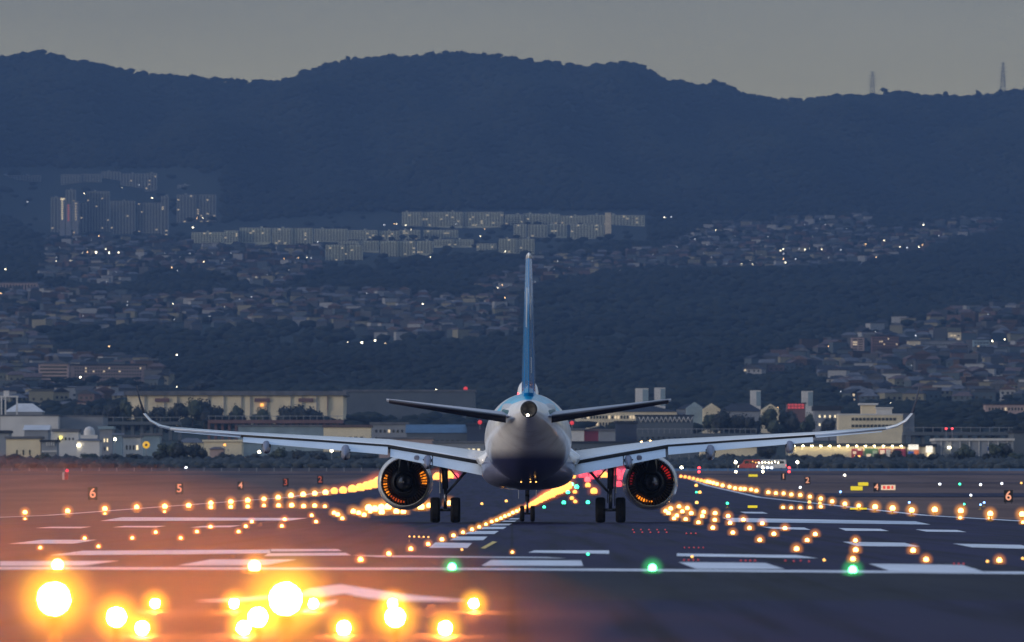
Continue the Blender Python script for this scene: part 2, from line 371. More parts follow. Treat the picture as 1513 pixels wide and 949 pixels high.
mark('chevron_marking', z3([(100, 615), (180, 580), (310, 562), (400, 576), (600, 608), (880, 634), (840, 640), (600, 640), (440, 628), (330, 605), (230, 620)]), label='long bent white chevron across the asphalt before the threshold')
mark('chevron_marking', z3([(130, 690), (200, 652), (300, 633), (290, 648), (180, 685)]), label='short white chevron tip at the left')
mark('chevron_marking', z2([(700, 808), (850, 797), (980, 787), (960, 800), (850, 811)]), label='thin white chevron streak at the far left')

# ------------------------------------------------------------------ airfield lamps
LC = {}
HALO = {}  # emissive globes added around lamps to paint their bloom
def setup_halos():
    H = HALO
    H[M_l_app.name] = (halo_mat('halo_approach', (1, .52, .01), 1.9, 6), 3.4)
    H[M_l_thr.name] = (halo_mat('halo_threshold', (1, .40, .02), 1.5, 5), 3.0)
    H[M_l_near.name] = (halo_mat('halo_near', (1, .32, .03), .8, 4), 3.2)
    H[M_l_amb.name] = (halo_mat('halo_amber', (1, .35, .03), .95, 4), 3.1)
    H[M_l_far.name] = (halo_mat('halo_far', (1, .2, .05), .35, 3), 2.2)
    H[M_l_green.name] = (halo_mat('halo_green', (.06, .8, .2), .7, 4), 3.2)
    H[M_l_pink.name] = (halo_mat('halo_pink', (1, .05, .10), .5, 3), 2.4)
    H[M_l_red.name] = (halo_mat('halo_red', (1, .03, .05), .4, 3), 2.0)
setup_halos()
_hb = bmesh.new(); bmesh.ops.create_icosphere(_hb, subdivisions=3, radius=1.0)
for _f in _hb.faces: _f.smooth = True
HM = {}
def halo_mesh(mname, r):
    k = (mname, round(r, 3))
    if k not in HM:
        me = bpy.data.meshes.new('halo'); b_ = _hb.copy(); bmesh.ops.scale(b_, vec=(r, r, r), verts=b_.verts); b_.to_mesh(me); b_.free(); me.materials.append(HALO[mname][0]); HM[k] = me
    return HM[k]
def lamp_meshes(kind, r, ml):
    k = (kind, round(r, 3), ml.name)
    if k in LC: return LC[k]
    seg = 16 if r > .04 and kind == 'approach' else 10
    def ball(cz, rr, n=seg, m=6, zmin=-1):
        return [(max(1e-4, rr*math.cos(a)), cz+rr*math.sin(a)) for a in [math.pi*(i/m-.5) for i in range(m+1)] if math.sin(a) >= zmin-1e-6]
    b = MB(); l = MB()
    if kind == 'edge':      # raised fixture: flange, stem, collar, lens
        h = .36; b.lathe([(.0001, 0), (.16, 0), (.15, .04), (.04, .06), (.04, h-r*1.15), (r*.8, h-r*1.0), (r*.8, h-r*.75), (.0001, h-r*.75)], 10)
        l.lathe(ball(h, r), 10)
    elif kind == 'inset':   # low fixture: ring and low dome
        b.lathe([(.0001, 0), (r*1.5, 0), (r*1.45, r*.25), (r*1.0, r*.4), (.0001, r*.4)], 10)
        l.lathe(ball(r*1.05, r*.95), 10)
    else:                   # approach lamp: drum housing tilted towards the approach with a domed lens
        b.lathe([(.0001, .11), (r*.75, .10), (r*1.05, .02), (r*1.12, -.02), (r*1.0, -.02), (r*1.0, -.005)], 20, 'y')
        b.tube((0, .04, -r*.9), (0, .04, -r-.04), .014)
        l.lathe([(r*.99, -.004), (r*.9, -.022), (r*.7, -.036), (r*.4, -.046), (.0001, -.05)], 20, 'y')
    LC[k] = (b.mesh('fixture', M_yframe if kind != 'inset' else M_dark), l.mesh('lens', ml)); return LC[k]
def field_light(kind, px, py, rpx, ml, cat='runway light', group=None, label=None, name=None):
    h = .36 if kind == 'edge' else .03
    d = dfor(py, h); r = rpx*d/FP; r = max(r, .02)
    if kind != 'edge': d = dfor(py, r)
    if kind == 'edge': r = min(r, .3) if r < .34 else r
    step = .02 if r > .1 else .01; r = max(step, round(r/step)*step)
    bm_, lm_ = lamp_meshes(kind, r, ml)
    o = link(name or ('runway_edge_light' if kind == 'edge' else 'inset_runway_light'), bm_, loc=(X(px, d), d, P(d)+.026))
    ln = link('lens', lm_, o)
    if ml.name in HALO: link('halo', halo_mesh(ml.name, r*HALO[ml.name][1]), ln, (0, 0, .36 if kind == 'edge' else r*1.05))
    tag(o, label, cat, group); return o
# left edge
row = []
for px, py, s in [(37, 758, 3.4), (100, 756, 3.6), (155, 752.6, 3.6), (202, 750, 3.6), (243.5, 749, 4), (278.7, 747.7, 3.6), (311.5, 744, 3.6), (341, 742, 3.6), (366, 740, 3.8),
                  (390, 738, 3.4), (411, 735.5, 3.8), (430, 732.5, 4), (448, 731, 4), (465, 729.6, 4.2), (481, 728, 4.2)]:
    row.append((px, field_light('edge', px, py, s, M_l_amb, group='amber lights along the left runway edge')))
label_row(row, 'the amber edge lights along the left runway edge')
row = []
for px, py, s in [(37, 768, 1.6), (155, 760, 1.8), (243, 757, 1.8), (311.5, 750.5, 3), (341, 750, 3), (366, 749.5, 3), (390, 748, 2.4), (411.6, 747.7, 3.4), (431, 747.7, 3.6), (448.6, 749, 3.2), (465, 748, 3.4), (480, 749, 2.8)]:
    row.append((px, field_light('inset', px, py, s, M_l_amb, group='inset lights inside the left runway edge')))
label_row(row, 'the inset amber lights just inside the left runway edge')
k = 0
for px, py in [(494, 726), (507, 725), (520.6, 723.3), (532, 721.5), (542, 719.5), (550, 717.6), (557, 716), (560, 714)]:
    field_light('edge', px, py, 5.5+.6*k, M_l_far, group='blurred far lights along the left runway edge', label='glowing far edge light merging into the band left of the left engine'); k += 1
# left touchdown zone
row = []
for px, py in [(59.4, 811), (145.5, 809), (125, 797), (195.5, 796.5), (267, 796.5), (230, 788), (291, 787), (311, 779.7), (352.5, 787), (363, 779), (372, 772), (416.5, 778.5), (420.5, 768.6),
               (460.5, 762.5), (467, 772)]:
    row.append((px, field_light('inset', px, py, 2.7, M_l_near, group='touchdown zone lights left of the centreline')))
label_row(row, 'the small touchdown zone lights on the left asphalt')
row = []
for px, py, s in [(493.5, 758.7, 3.4), (499, 761.6, 3.2), (505.8, 767, 3), (522, 756.7, 4), (530, 759, 3.6), (538, 761.6, 3.6), (544.7, 751.7, 5), (553.7, 753, 5), (563.6, 751, 5), (564, 757.7, 4.4),
                  (573.5, 750, 5), (585.7, 756.7, 4.4), (596, 757, 4), (622, 750, 5), (634, 748, 4), (664, 744.5, 4), (547, 757, 3)]:
    row.append((px, field_light('inset', px, py, s, M_l_amb, group='touchdown zone lights under the left engine')))
label_row(row, 'the clustered touchdown zone lights below the left engine')
# centreline
row = []
cl = [(532.8, 829.4, 3.6), (574.5, 820.5, 3.4), (607, 812.9, 3.3), (632.6, 805.6, 3.1), (653, 799, 3), (670, 793, 2.9), (684, 788, 2.8), (697.4, 784, 2.7), (708, 780, 2.7), (718, 775.8, 2.6), (726.5, 772, 2.6),
      (733.8, 769.6, 2.5), (740, 767, 2.5), (746, 764, 2.5), (752, 761.6, 2.5), (757.6, 758.7, 2.6), (763.5, 756, 2.8), (769.5, 753.5, 3)]
for px, py, s in cl: row.append((px, field_light('inset', px, py, s, M_l_near if py > 790 else M_l_amb, group='centreline lights leading to the nose wheel')))
label_row(row, 'the amber centreline lights running up to the nose wheel')
for i in range(22):
    t = i/21; px = 778+60*t; py = 750.5-32*t
    field_light('inset', px, py+random.uniform(-.8, .8), 3.4+3.6*t, M_l_far, group='blurred centreline lights beyond the nose wheel', label='glowing centreline light blurred into the bright band right of the nose wheel')
# beyond the nose, greens, oranges, reds
for px, py, s in [(839, 728, 3), (833, 743.4, 3), (868.6, 743, 3), (852, 720, 3.4), (804, 750, 2.4), (845, 716, 3), (1074.5, 744.5, 2), (1029, 728, 1.5)]:
    row.append((px, field_light('inset', px, py, s, M_l_green2, group='small green lights ahead of the aircraft')))
label_row(row[len(cl):], 'the small green inset lights ahead of the aircraft')
row = []
for px, py, s in [(841, 719.5, 4.4), (849.4, 727.5, 3.2), (850, 742, 2.8), (877.5, 726.5, 5.2), (868.6, 717.5, 4), (845, 737, 3)]:
    row.append((px, field_light('inset', px, py, s, M_l_far, group='orange lights seen between fuselage and right gear')))
label_row(row, 'the orange lights seen between fuselage and right main gear')
row = []
for px, py, s in [(647, 706, 8), (664, 704, 8), (655, 709, 5)]:
    row.append((px, field_light('edge', px, py, s, M_l_far, group='orange glows behind the left main gear')))
label_row(row, 'the big orange glows behind the left main gear leg')
row = []
for px, py, s, m in [(845, 704, 6, M_l_far), (862, 703, 7, M_l_pink), (876, 705, 6, M_l_pink), (893, 703, 6, M_l_far), (910, 700, 8, M_l_pink), (919, 706, 7, M_l_pink), (884, 699, 6, M_l_pink), (925, 695+4, 6, M_l_pink), (868, 709, 4.5, M_l_red), (914, 716, 5, M_l_pink), (673, 704, 5, M_l_pink)]:
    row.append((px, field_light('edge', px, py, s, m, group='red runway end lights behind the right main gear')))
label_row(row, 'the red and pink glows low behind the landing gear')
# right edge
row = []
re_ = [(15, 352), (30, 354), (45, 357), (60, 360), (75, 364), (88, 367), (100, 370), (110, 371), (120, 373), (132, 376), (145, 380), (165, 385), (190, 390), (210, 395), (230, 397), (245, 398), (268, 400), (287, 404), (330, 410), (357, 413), (385, 414), (413, 418), (445, 420),
       (480, 426), (519, 433), (560, 443), (606, 452), (656, 459), (715, 463), (778, 468), (847, 475), (930, 473), (1024, 477), (1130, 488), (1245, 490)]
for i, (a, b) in enumerate(re_):
    px, py = 1000+a/2.44, 560+b/2.44; s = 2.6 if i < 24 else (3.0 if i < 28 else 4.2)
    row.append((px, field_light('edge', px, py, s, M_l_amb if i > 6 else M_l_far, group='amber lights along the right runway edge')))
label_row(row, 'the amber edge lights along the right runway edge')
row = []
for a, b in [(383, 465), (412, 466), (445, 466), (480, 465), (519, 463), (1022, 503), (1128, 503), (1248, 520), (70, 385), (83, 410), (72, 448), (478, 446), (516, 449)]:
    px, py = 1000+a/2.44, 560+b/2.44
    row.append((px, field_light('inset', px, py, 2.5, M_l_amb if b > 450 else M_l_dim, group='inset lights inside the right runway edge')))
label_row(row, 'the inset lights just inside the right runway edge')
row = []; row2 = []
for a, b in [(8, 462), (38, 468), (20, 480), (52, 487), (0, 495), (97, 482), (92, 497), (138, 487), (32, 508), (78, 520), (137, 511), (-22, 470), (-30, 486), (-10, 505), (-40, 478)]:
    px, py = 1000+a/2.44, 560+b/2.44; row.append((px, field_light('inset', px, py, 3.1, M_l_amb, group='touchdown zone lights beside the right engine')))
label_row(row, 'the clustered touchdown zone lights beside the right engine')
for a, b in [(130, 540), (185, 497), (192, 522), (202, 558), (240, 510), (262, 541), (308, 524), (350, 563), (390, 542), (299, 585), (432, 618), (470, 586), (499, 564), (644, 587), (645, 622), (635, 655), (852, 624), (899, 657), (1163, 660)]:
    px, py = 1000+a/2.44, 560+b/2.44; row2.append((px, field_light('inset', px, py, 3.1 if b < 600 else 3.7, M_l_near, group='touchdown zone lights right of the centreline')))
label_row(row2, 'the small touchdown zone lights on the right asphalt')
row = []
for a, b, m in [(55, 645, M_l_dim), (531, 658, M_l_dim), (1120, 663, M_l_dim), (1247, 652, M_l_dim)]:
    px, py = 1000+a/2.44, 560+b/2.44; row.append((px, field_light('inset', px, py, 2.4, m, group='dim lights near the threshold')))
for px, py, m in [(682.5, 813.8, M_l_dim), (757, 817.8, M_l_near), (868.6, 821, M_l_green2), (712, 745, M_l_dim), (748, 741, M_l_dim)]:
    row.append((px, field_light('inset', px, py, 2.2, m, group='dim lights near the threshold')))
label_row(row, 'the dim single lights lying on the threshold asphalt')
row = []
for a, b, m in [(183, 450, M_l_green2), (838, 447, M_l_blue), (1036, 453, M_l_green2), (1108, 447, M_l_blue), (1020, 380, M_l_green2), (948, 380, M_townd), (1095, 382, M_townd), (1172, 378, M_townd), (1242, 376, M_l_dim),
                (80, 322, M_l_red), (213, 300, M_town), (310, 320, M_town), (405, 332, M_l_red), (605, 348, M_l_white), (1060, 420, M_townd), (1095, 455, M_l_blue), (445, 392, M_townd), (590, 408, M_l_blue)]:
    px, py = 1000+a/2.44, 560+b/2.44; py = max(py, 697.5)
    row.append((px, field_light('edge', px, py, 1.7, m, cat='taxiway light', name='taxiway_light', group='small coloured lights on the right field')))
label_row(row, 'the tiny coloured lights scattered over the right field')
# red lamp reflections on the asphalt, painted as small glowing inset dots
row = []
for a, b, w in [(70, 612, 5), (60, 658, 4), (265, 660, 4), (400, 660, 1), (430, 662, 1), (455, 660, 1), (485, 663, 1), (1025, 672, 3), (60, 560, 3)]:
    for j in range(w):
        px, py = 1000+(a+(j-w/2)*17)/2.44, 560+b/2.44
        row.append((px, field_light('inset', px, py, 1.4, M_l_rdim, group='small red reflections near the threshold')))
label_row(row, 'the small painted red reflections on the right threshold asphalt')
row = []
for i in range(5):
    for j in range(2): row.append((935+i*12, field_light('inset', 935+i*12+j*2, 784+j*4, 1.2, M_l_rdim, group='small red lights below the right engine')))
for i in range(5): row.append((605+i*7, field_light('inset', 605+i*7, 794.5+i*.2, 1.3, M_l_dim, group='small red lights below the right engine')))
label_row(row, 'the faint red dots on the asphalt below the engines')
# threshold lights
row = []
for px, py, m, s in [(85, 838, M_l_thr, 8), (376, 840, M_l_thr, 8), (668, 840.5, M_l_green, 6), (964, 842, M_l_green, 6), (1260, 845, M_l_green, 6)]:
    row.append((px, field_light('inset', px, py, s, m, group='threshold lights on the white threshold line', cat='threshold light', name='threshold_light')))
for (px, o), l in zip(sorted(row, key=lambda a: a[0]), ['yellow-white threshold light above the leftmost big approach lamp', 'yellow-white threshold light on the white line, left of the green ones',
        'leftmost green threshold light on the white line', 'green threshold light on the white line below the right engine', 'rightmost green threshold light on the white line']): o['label'] = l
# approach lamps on posts
def approach(px, py, d, r, label):
    z = Zp(py, d); bm_, lm_ = lamp_meshes('approach', r, M_l_app)
    o = empty('approach_light', (X(px, d), d, .02), label, 'approach light', 'approach lights in front of the runway')
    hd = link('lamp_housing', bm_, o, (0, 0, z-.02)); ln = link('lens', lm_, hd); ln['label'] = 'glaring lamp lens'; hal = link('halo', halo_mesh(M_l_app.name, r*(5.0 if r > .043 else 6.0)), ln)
    p = MB(); p.tube((0, .04, .01), (0, .04, z-.02-r-.02), .022, .018); p.build('post', M_dark, o)
    p = MB(); p.lathe([(.0001, 0), (.09, 0), (.09, .012), (.03, .02), (.0001, .02)], 12, o=(0, .04, 0)); p.build('base_plate', M_dark, o)
    return o
approach(80, 885, 34, .044, 'largest glaring approach lamp at the far left')
approach(422, 885, 34, .043, 'largest glaring approach lamp near the bottom, right of the far left one')
for px, l in ((172, 'leftmost'), (381, 'middle'), (584, 'rightmost')): approach(px, 912, 56, .047, l+' of the three bright mid-sized approach lamps at bottom left')
row = [(px, approach(px, 928, 73, .045, '')) for px in (210, 360, 508, 658)]; label_row(row, 'the bright approach lamps in the lowest row')
row = [(px, approach(px, 892, 88, .037, '')) for px in (229, 346, 463, 580, 700)]; label_row(row, 'the bright approach lamps in the row behind the lowest one')
# mist volume added over the approach lights to make the orange wash
added_mist = MB().loft([[(-12, y, .05), (xr, y, .05), (xr, y, .22), (xr*.4-1.0, y, .80), (-1.9+xr*.1, y, 1.22), (-3.4, y, 1.62), (-12, y, 1.68)] for y, xr in ((24, -1.2), (97, 2.0))], sm=False).build('added_mist', mat('added_mist', (1, 1, 1)))
mm = bpy.data.materials.new('wash_mist_air'); mm.use_nodes = True; n = mm.node_tree; n.nodes.clear()
out = n.nodes.new('ShaderNodeOutputMaterial'); pv = n.nodes.new('ShaderNodeVolumePrincipled')
pv.inputs['Density'].default_value = .0021; pv.inputs['Color'].default_value = (.95, .95, .95, 1); pv.inputs['Anisotropy'].default_value = .8
n.links.new(pv.outputs[0], out.inputs['Volume']); added_mist.data.materials.clear(); added_mist.data.materials.append(mm)
tag(added_mist, 'thin added mist making the glow over the approach lights', 'added_mist', kind='stuff')

# ------------------------------------------------------------------ the airliner (local: x right, y forward, z up, origin between main wheels)
PD = 360.0
plane = empty('airliner', (X(780, PD), PD, .02), 'white twin-engine airliner with blue tail fin, seen from behind on the runway', 'airliner')
def fuselage_mat():
    m = bpy.data.materials.new('fuselage_paint'); m.use_nodes = True; n = m.node_tree; b = n.nodes['Principled BSDF']
    b.inputs['Roughness'].default_value = .28; b.inputs['Coat Weight'].default_value = .4; b.inputs['Coat Roughness'].default_value = .1
    tc = n.nodes.new('ShaderNodeTexCoord'); sp = n.nodes.new('ShaderNodeSeparateXYZ'); n.links.new(tc.outputs['Object'], sp.inputs[0])
    def ramp(inp, a, bb):
        r = n.nodes.new('ShaderNodeMapRange'); r.inputs[1].default_value = a; r.inputs[2].default_value = bb; r.clamp = True; n.links.new(inp, r.inputs[0]); return r.outputs[0]
    def mul(a, c):
        q = n.nodes.new('ShaderNodeMath'); q.operation = 'MULTIPLY'; n.links.new(a, q.inputs[0]); n.links.new(c, q.inputs[1]); return q.outputs[0]
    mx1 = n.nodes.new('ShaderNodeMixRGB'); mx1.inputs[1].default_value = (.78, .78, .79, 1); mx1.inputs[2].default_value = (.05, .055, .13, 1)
    n.links.new(mul(ramp(sp.outputs['Z'], 3.35, 2.85), ramp(sp.outputs['Y'], -15, -14)), mx1.inputs[0])  # underside shade painted in: white darkens to navy towards the belly
    mx2 = n.nodes.new('ShaderNodeMixRGB'); mx2.inputs[2].default_value = (.015, .50, .78, 1)
    ad = n.nodes.new('ShaderNodeMath'); ad.operation = 'MULTIPLY_ADD'; ad.inputs[1].default_value = .11; n.links.new(sp.outputs['Y'], ad.inputs[0]); n.links.new(sp.outputs['Z'], ad.inputs[2])
    n.links.new(mul(ramp(ad.outputs[0], 3.43, 3.47), ramp(sp.outputs['Y'], -12.4, -12.6)), mx2.inputs[0])
    n.links.new(mx1.outputs[0], mx2.inputs[1])
    # panel joints and rows of rivets as fine darker lines
    wv = n.nodes.new('ShaderNodeMath'); wv.operation = 'MODULO'; wv.inputs[1].default_value = 1.55; n.links.new(sp.outputs['Y'], wv.inputs[0])
    ab = n.nodes.new('ShaderNodeMath'); ab.operation = 'ABSOLUTE'; n.links.new(wv.outputs[0], ab.inputs[0])
    mx3 = n.nodes.new('ShaderNodeMixRGB'); mx3.blend_type = 'MULTIPLY'; mx3.inputs[2].default_value = (.6, .6, .65, 1)
    n.links.new(ramp(ab.outputs[0], .03, .015), mx3.inputs[0]); n.links.new(mx2.outputs[0], mx3.inputs[1])
    nz = n.nodes.new('ShaderNodeTexNoise'); nz.inputs['Scale'].default_value = 1.2; nz.inputs['Detail'].default_value = 6; n.links.new(tc.outputs['Object'], nz.inputs['Vector'])
    mx4 = n.nodes.new('ShaderNodeMixRGB'); mx4.blend_type = 'MULTIPLY'; mx4.inputs[2].default_value = (.72, .70, .70, 1)
    n.links.new(ramp(nz.outputs['Fac'], .5, .75), mx4.inputs[0]); n.links.new(mx3.outputs[0], mx4.inputs[1])
    n.links.new(mx4.outputs[0], b.inputs['Base Color']); return m
M_fus = fuselage_mat()
def ering(y, cz, rx, rzt, rzb=None, n=56, pw=1.0, cx=0):
    rzb = rzt if rzb is None else rzb; o = []
    for i in range(n):
        a = 2*math.pi*i/n; c, s = math.cos(a), math.sin(a)
        sx = math.copysign(abs(c)**pw, c); sz = math.copysign(abs(s)**pw, s)
        o.append((cx+rx*sx, y, cz+(rzt if s >= 0 else rzb)*sz))
    return o
b = MB(); secs = [(17.68, 3.2, .04, .04, .04), (17.5, 3.2, .42, .36, .36), (17.1, 3.25, .8, .72, .72), (16.2, 3.42, 1.3, 1.28, 1.2), (15, 3.6, 1.66, 1.75, 1.65), (13.4, 3.75, 1.92, 2.03, 1.98), (12, 3.78, 1.975, 2.07, 2.07),
    (6, 3.78, 1.975, 2.07, 2.07), (0, 3.78, 1.975, 2.07, 2.07), (-6, 3.78, 1.975, 2.07, 2.07), (-7.5, 3.8, 1.965, 2.04, 1.98), (-9, 3.88, 1.93, 1.95, 1.86), (-10.5, 4.0, 1.84, 1.82, 1.68), (-12, 4.14, 1.7, 1.66, 1.48), (-13.5, 4.3, 1.5, 1.46, 1.26),
    (-15, 4.48, 1.25, 1.22, 1.02), (-16.5, 4.66, .95, .95, .76), (-17.8, 4.8, .67, .68, .55), (-18.8, 4.9, .46, .46, .4), (-19.5, 4.97, .33, .33, .3), (-19.86, 5.0, .27, .27, .26)]
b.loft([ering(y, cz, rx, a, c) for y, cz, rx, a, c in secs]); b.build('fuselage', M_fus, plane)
b = MB(); secs = [(9, 2.6, 1.2, .5, .75), (7.5, 2.55, 1.8, .8, .95), (5, 2.5, 2.1, .9, 1.0), (0, 2.5, 2.14, .92, 1.0), (-3.5, 2.5, 2.12, .92, .98), (-5.5, 2.55, 1.95, .85, .92), (-7.2, 2.65, 1.5, .6, .75), (-8.2, 2.7, 1.0, .4, .6)]
b.loft([ering(y, cz, rx, a, c, pw=.72) for y, cz, rx, a, c in secs]); b.build('belly_fairing', mat('fairing_paint', (.13, .14, .22), .3, nscale=1.5, namt=.12, coat=.3), plane)
b = MB(); b.lathe([(.36, -19.6), (.37, -20.0), (.34, -20.08), (.25, -20.06), (.22, -19.9), (.0001, -19.875)], 24, 'y', (0, 0, 5.0))
o = b.build('exhaust_nozzle', M_black, plane); o['label'] = 'dark round exhaust at the tip of the tail'
b = MB(); b.lathe([(.0001, -.05), (.035, -.035), (.05, 0), (.035, .035), (.0001, .05)], 12, 'y', (-.05, -20.13, 4.74)); b.build('tail_light', emit('tail_light', (1, .85, .65), 40, False), plane)
b = MB(); b.loft([ering(y, 5.75, w, h, .2, 24, .8) for y, w, h in ((3.2, .06, .1), (2.6, .42, .55), (1.6, .5, .78), (-.4, .5, .80), (-1.6, .48, .72), (-2.4, .3, .4), (-3, .05, .1))]); b.build('radome', M_white, plane)
b = MB(); b.loft([[(-.03, -3.5+k*-.0, 5.8), (.03, -3.5, 5.8), (.02, -3.9, 5.8), (-.02, -3.9, 5.8)] for k in (0,)]+[[(-.01, -3.9, 6.25), (.01, -3.9, 6.25), (.01, -4.1, 6.25), (-.01, -4.1, 6.25)]]); b.build('antenna', M_white, plane)
for x in (-.45, .5): MB().lathe([(.0001, -.04), (.04, 0), (.03, .06), (.0001, .1)], 10, o=(x, -5, 5.83)).build('beacon', M_l_red if x < 0 else M_dark, plane)

def naca(s): return 5*(.2969*math.sqrt(s)-.126*s-.3516*s*s+.2843*s**3-.1036*s**4)
SS = [0, .015, .05, .12, .22, .35, .5, .65, .8, .92, 1.0]
def section(x, yle, c, zte, t, inc, s0=0.0, s1=1.0, up=(0, 0, 1), yaw=0):
    pts = []; tn = math.tan(R(inc)); upv = Vector(up)
    ss = [s0+(s1-s0)*s for s in SS]
    for s in ss: pts.append(Vector((x, yle-c*s, zte+(1-s)*c*tn))+upv*(naca(min(s, 1))*t*c+.006))
    for s in ss[::-1]: pts.append(Vector((x, yle-c*s, zte+(1-s)*c*tn))-upv*(naca(min(s, 1))*t*c*.75+.006))
    return pts
WST = [(1.9, 5.3, 6.7, 2.79, .118, 1.2), (4.0, 4.2, 5.6, 3.17, .115, 1.0), (6.4, 2.95, 4.35, 3.58, .11, .6), (9.5, 1.35, 3.35, 3.80, .108, .3), (13.2, -.55, 2.35, 4.04, .105, 0), (16.3, -2.2, 1.7, 4.30, .10, 0)]
def wst(x, k):
    xs = [w[0] for w in WST]; return float(np.interp(x, xs, [w[k] for w in WST]))
for s in (-1, 1):
    M = Matrix.Scale(s, 4, (1, 0, 0))
    def put(mb, name, m, s=s):
        mb.v = [(s*a, b_, c_) for a, b_, c_ in mb.v]; return mb.build(name, m, wing)
    mb = MB(); mb.loft([section(*w) for w in WST]); mb.v = [(s*a, b_, c_) for a, b_, c_ in mb.v]
    wing = mb.build('wing', M_white, plane)
    mb = MB(); rings = []
    for x, yle, c, z, up in ((16.3, -2.2, 1.7, 4.30, (0, 0, 1)), (16.8, -2.55, 1.55, 4.42, (-.35, 0, .94)), (17.2, -2.95, 1.4, 4.64, (-.65, 0, .76)), (17.48, -3.35, 1.22, 4.98, (-.93, 0, .36)), (17.66, -3.95, .9, 5.6, (-.99, 0, .1)), (17.78, -4.5, .55, 6.25, (-1, 0, .05))):
        rings.append(section(x, yle, c, z, .09, 0, up=up))
    mb.loft(rings[:4]); put(mb, 'winglet', M_white)
    mb = MB(); mb.loft(rings[3:]); put(mb, 'winglet_tip', mat('winglet_paint', (.03, .035, .06), .6, spec=.2))
    # wing root fillet
    mb = MB(); mb.loft([[(1.6, -1.2, 3.75), (1.95, -1.6, 3.35), (2.45, -1.55, 3.02), (2.3, -1.3, 2.7), (1.7, -1.2, 2.6)], [(1.7, -4.6, 3.3), (1.85, -4.8, 3.1), (1.98, -4.8, 2.85), (1.95, -4.7, 2.6), (1.7, -4.6, 2.5)]]); put(mb, 'wing_root_fairing', M_white)
    # flaps, aileron
    def flap(x0, x1, ch0, ch1, drop, name, off=.17):
        mb = MB(); rr = []
        for x, ch in ((x0, ch0), ((x0+x1)/2, (ch0+ch1)/2), (x1, ch1)):
            te = wst(x, 1)-wst(x, 2); zt = wst(x, 3); pts = []
            sl = math.tan(R(drop))
            for q in (0, .04, .15, .4, .7, 1): pts.append(Vector((x, te+.06-ch*q, zt-off-ch*q*sl+naca(q)*.11*ch+.004)))
            for q in (1, .7, .4, .15, .04): pts.append(Vector((x, te+.06-ch*q, zt-off-ch*q*sl-naca(q)*.11*ch-.004)))
            rr.append(pts)
        mb.loft(rr, sm=False); return put(mb, name, mat('flap_paint', (.62, .68, .72), .3, nscale=1, namt=.05))
    flap(2.1, 4.35, .95, .85, 27, 'flap'); flap(4.4, 6.3, .85, .74, 27, 'flap'); flap(6.42, 13.0, .76, .50, 26, 'flap', .10)
    flap(13.15, 16.1, .42, .34, 3, 'aileron', .12)
    # black strip painting the shade in the slot under the wing trailing edge
    mb = MB(); mb.loft([[(x, wst(x, 1)-wst(x, 2)+a, wst(x, 3)+bz) for a, bz in ((-.014, -.012), (-.014, -.02-qd), (.3, -.06-qd), (.3, -.012))] for x, qd in ((2.0, .17), (4.0, .17), (6.4, .15), (6.5, .10), (9.5, .09), (13.1, .08))]); put(mb, 'flap_slot_shade', M_black)
    # flap track fairings
    for x, L, w in ((4.6, 1.2, .2), (8.35, 1.5, .22), (11.95, 1.35, .19)):
        zt = wst(x, 3); te = wst(x, 1)-wst(x, 2)
        mb = MB(); mb.loft([ering(te+dy, zt-.4+dz, ww*w, hh*w, hh*w, 16, .8, cx=x) for dy, dz, ww, hh in ((2.2, .15, .1, .1), (1.5, 0, .8, 1.2), (.2, -.08, 1, 1.7), (-.5, -.12, .95, 1.5), (-L, -.25, .3, .5), (-L-.15, -.27, .05, .1))]); put(mb, 'flap_track_fairing', mat('fairing_grey', (.14, .15, .21), .35, nscale=1.5, namt=.1))
        mb = MB(); mb.box(x-w*1.05, x+w*1.05, te-.55, te-.2, zt-.52, zt-.36); put(mb, 'fairing_hinge', M_black)
    # engine
    ex, ez = s*5.72, 1.86
    eng = MB(); eng.lathe([(1.02, 7.2), (1.12, 7.42), (1.2, 7.3), (1.28, 6.6), (1.30, 5.6), (1.28, 4.4), (1.20, 3.3), (1.11, 2.55), (1.08, 2.55), (1.10, 3.3), (1.14, 4.4), (1.1, 6.3), (1.02, 7.2)], 56, 'y', (ex, 0, ez))
    nac = eng.build('nacelle', mat('nacelle_paint', (.60, .61, .64), .25, metal=.2, nscale=1.4, namt=.08, coat=.3), plane)
    MB().lathe([(1.085, 2.56), (1.09, 3.3), (1.125, 4.3), (1.12, 4.9)], 56, 'y', (ex, 0, ez)).build('duct_liner', M_black, nac)
    MB().lathe([(.72, 5.2), (.74, 4.2), (.70, 3.2), (.60, 2.4), (.50, 1.75), (.46, 1.75), (.5, 2.3), (.0001, 2.4)], 40, 'y', (ex, 0, ez)).build('core_cowl', M_dark, nac)
    MB().lathe([(.34, 2.38), (.36, 1.8), (.24, 1.3), (.09, .85), (.0001, .8)], 28, 'y', (ex, 0, ez)).build('exhaust_plug', mat('plug_metal', (.10, .10, .12), .3, metal=.8, nscale=3), nac)
    vm = MB(); 
    for i in range(44):
        a = 2*math.pi*i/44; ca, sa = math.cos(a), math.sin(a); tx, tz = -sa, ca; w = .021
        p = [(ex+ca*r+tx*w*q, y, ez+sa*r+tz*w*q) for y, q0 in ((4.45, 0), (4.85, 1.2)) for r, q in ((.72, -1+q0), (1.1, -1+q0), (1.1, 1+q0), (.72, 1+q0))]
        vm.add(p, [(0, 1, 2, 3), (4, 7, 6, 5), (0, 4, 5, 1), (2, 6, 7, 3), (0, 3, 7, 4), (1, 5, 6, 2)])
    v_ = vm.build('guide_vanes', mat('vane_metal', (.05, .03, .025), .35, metal=.6, nscale=3), nac)
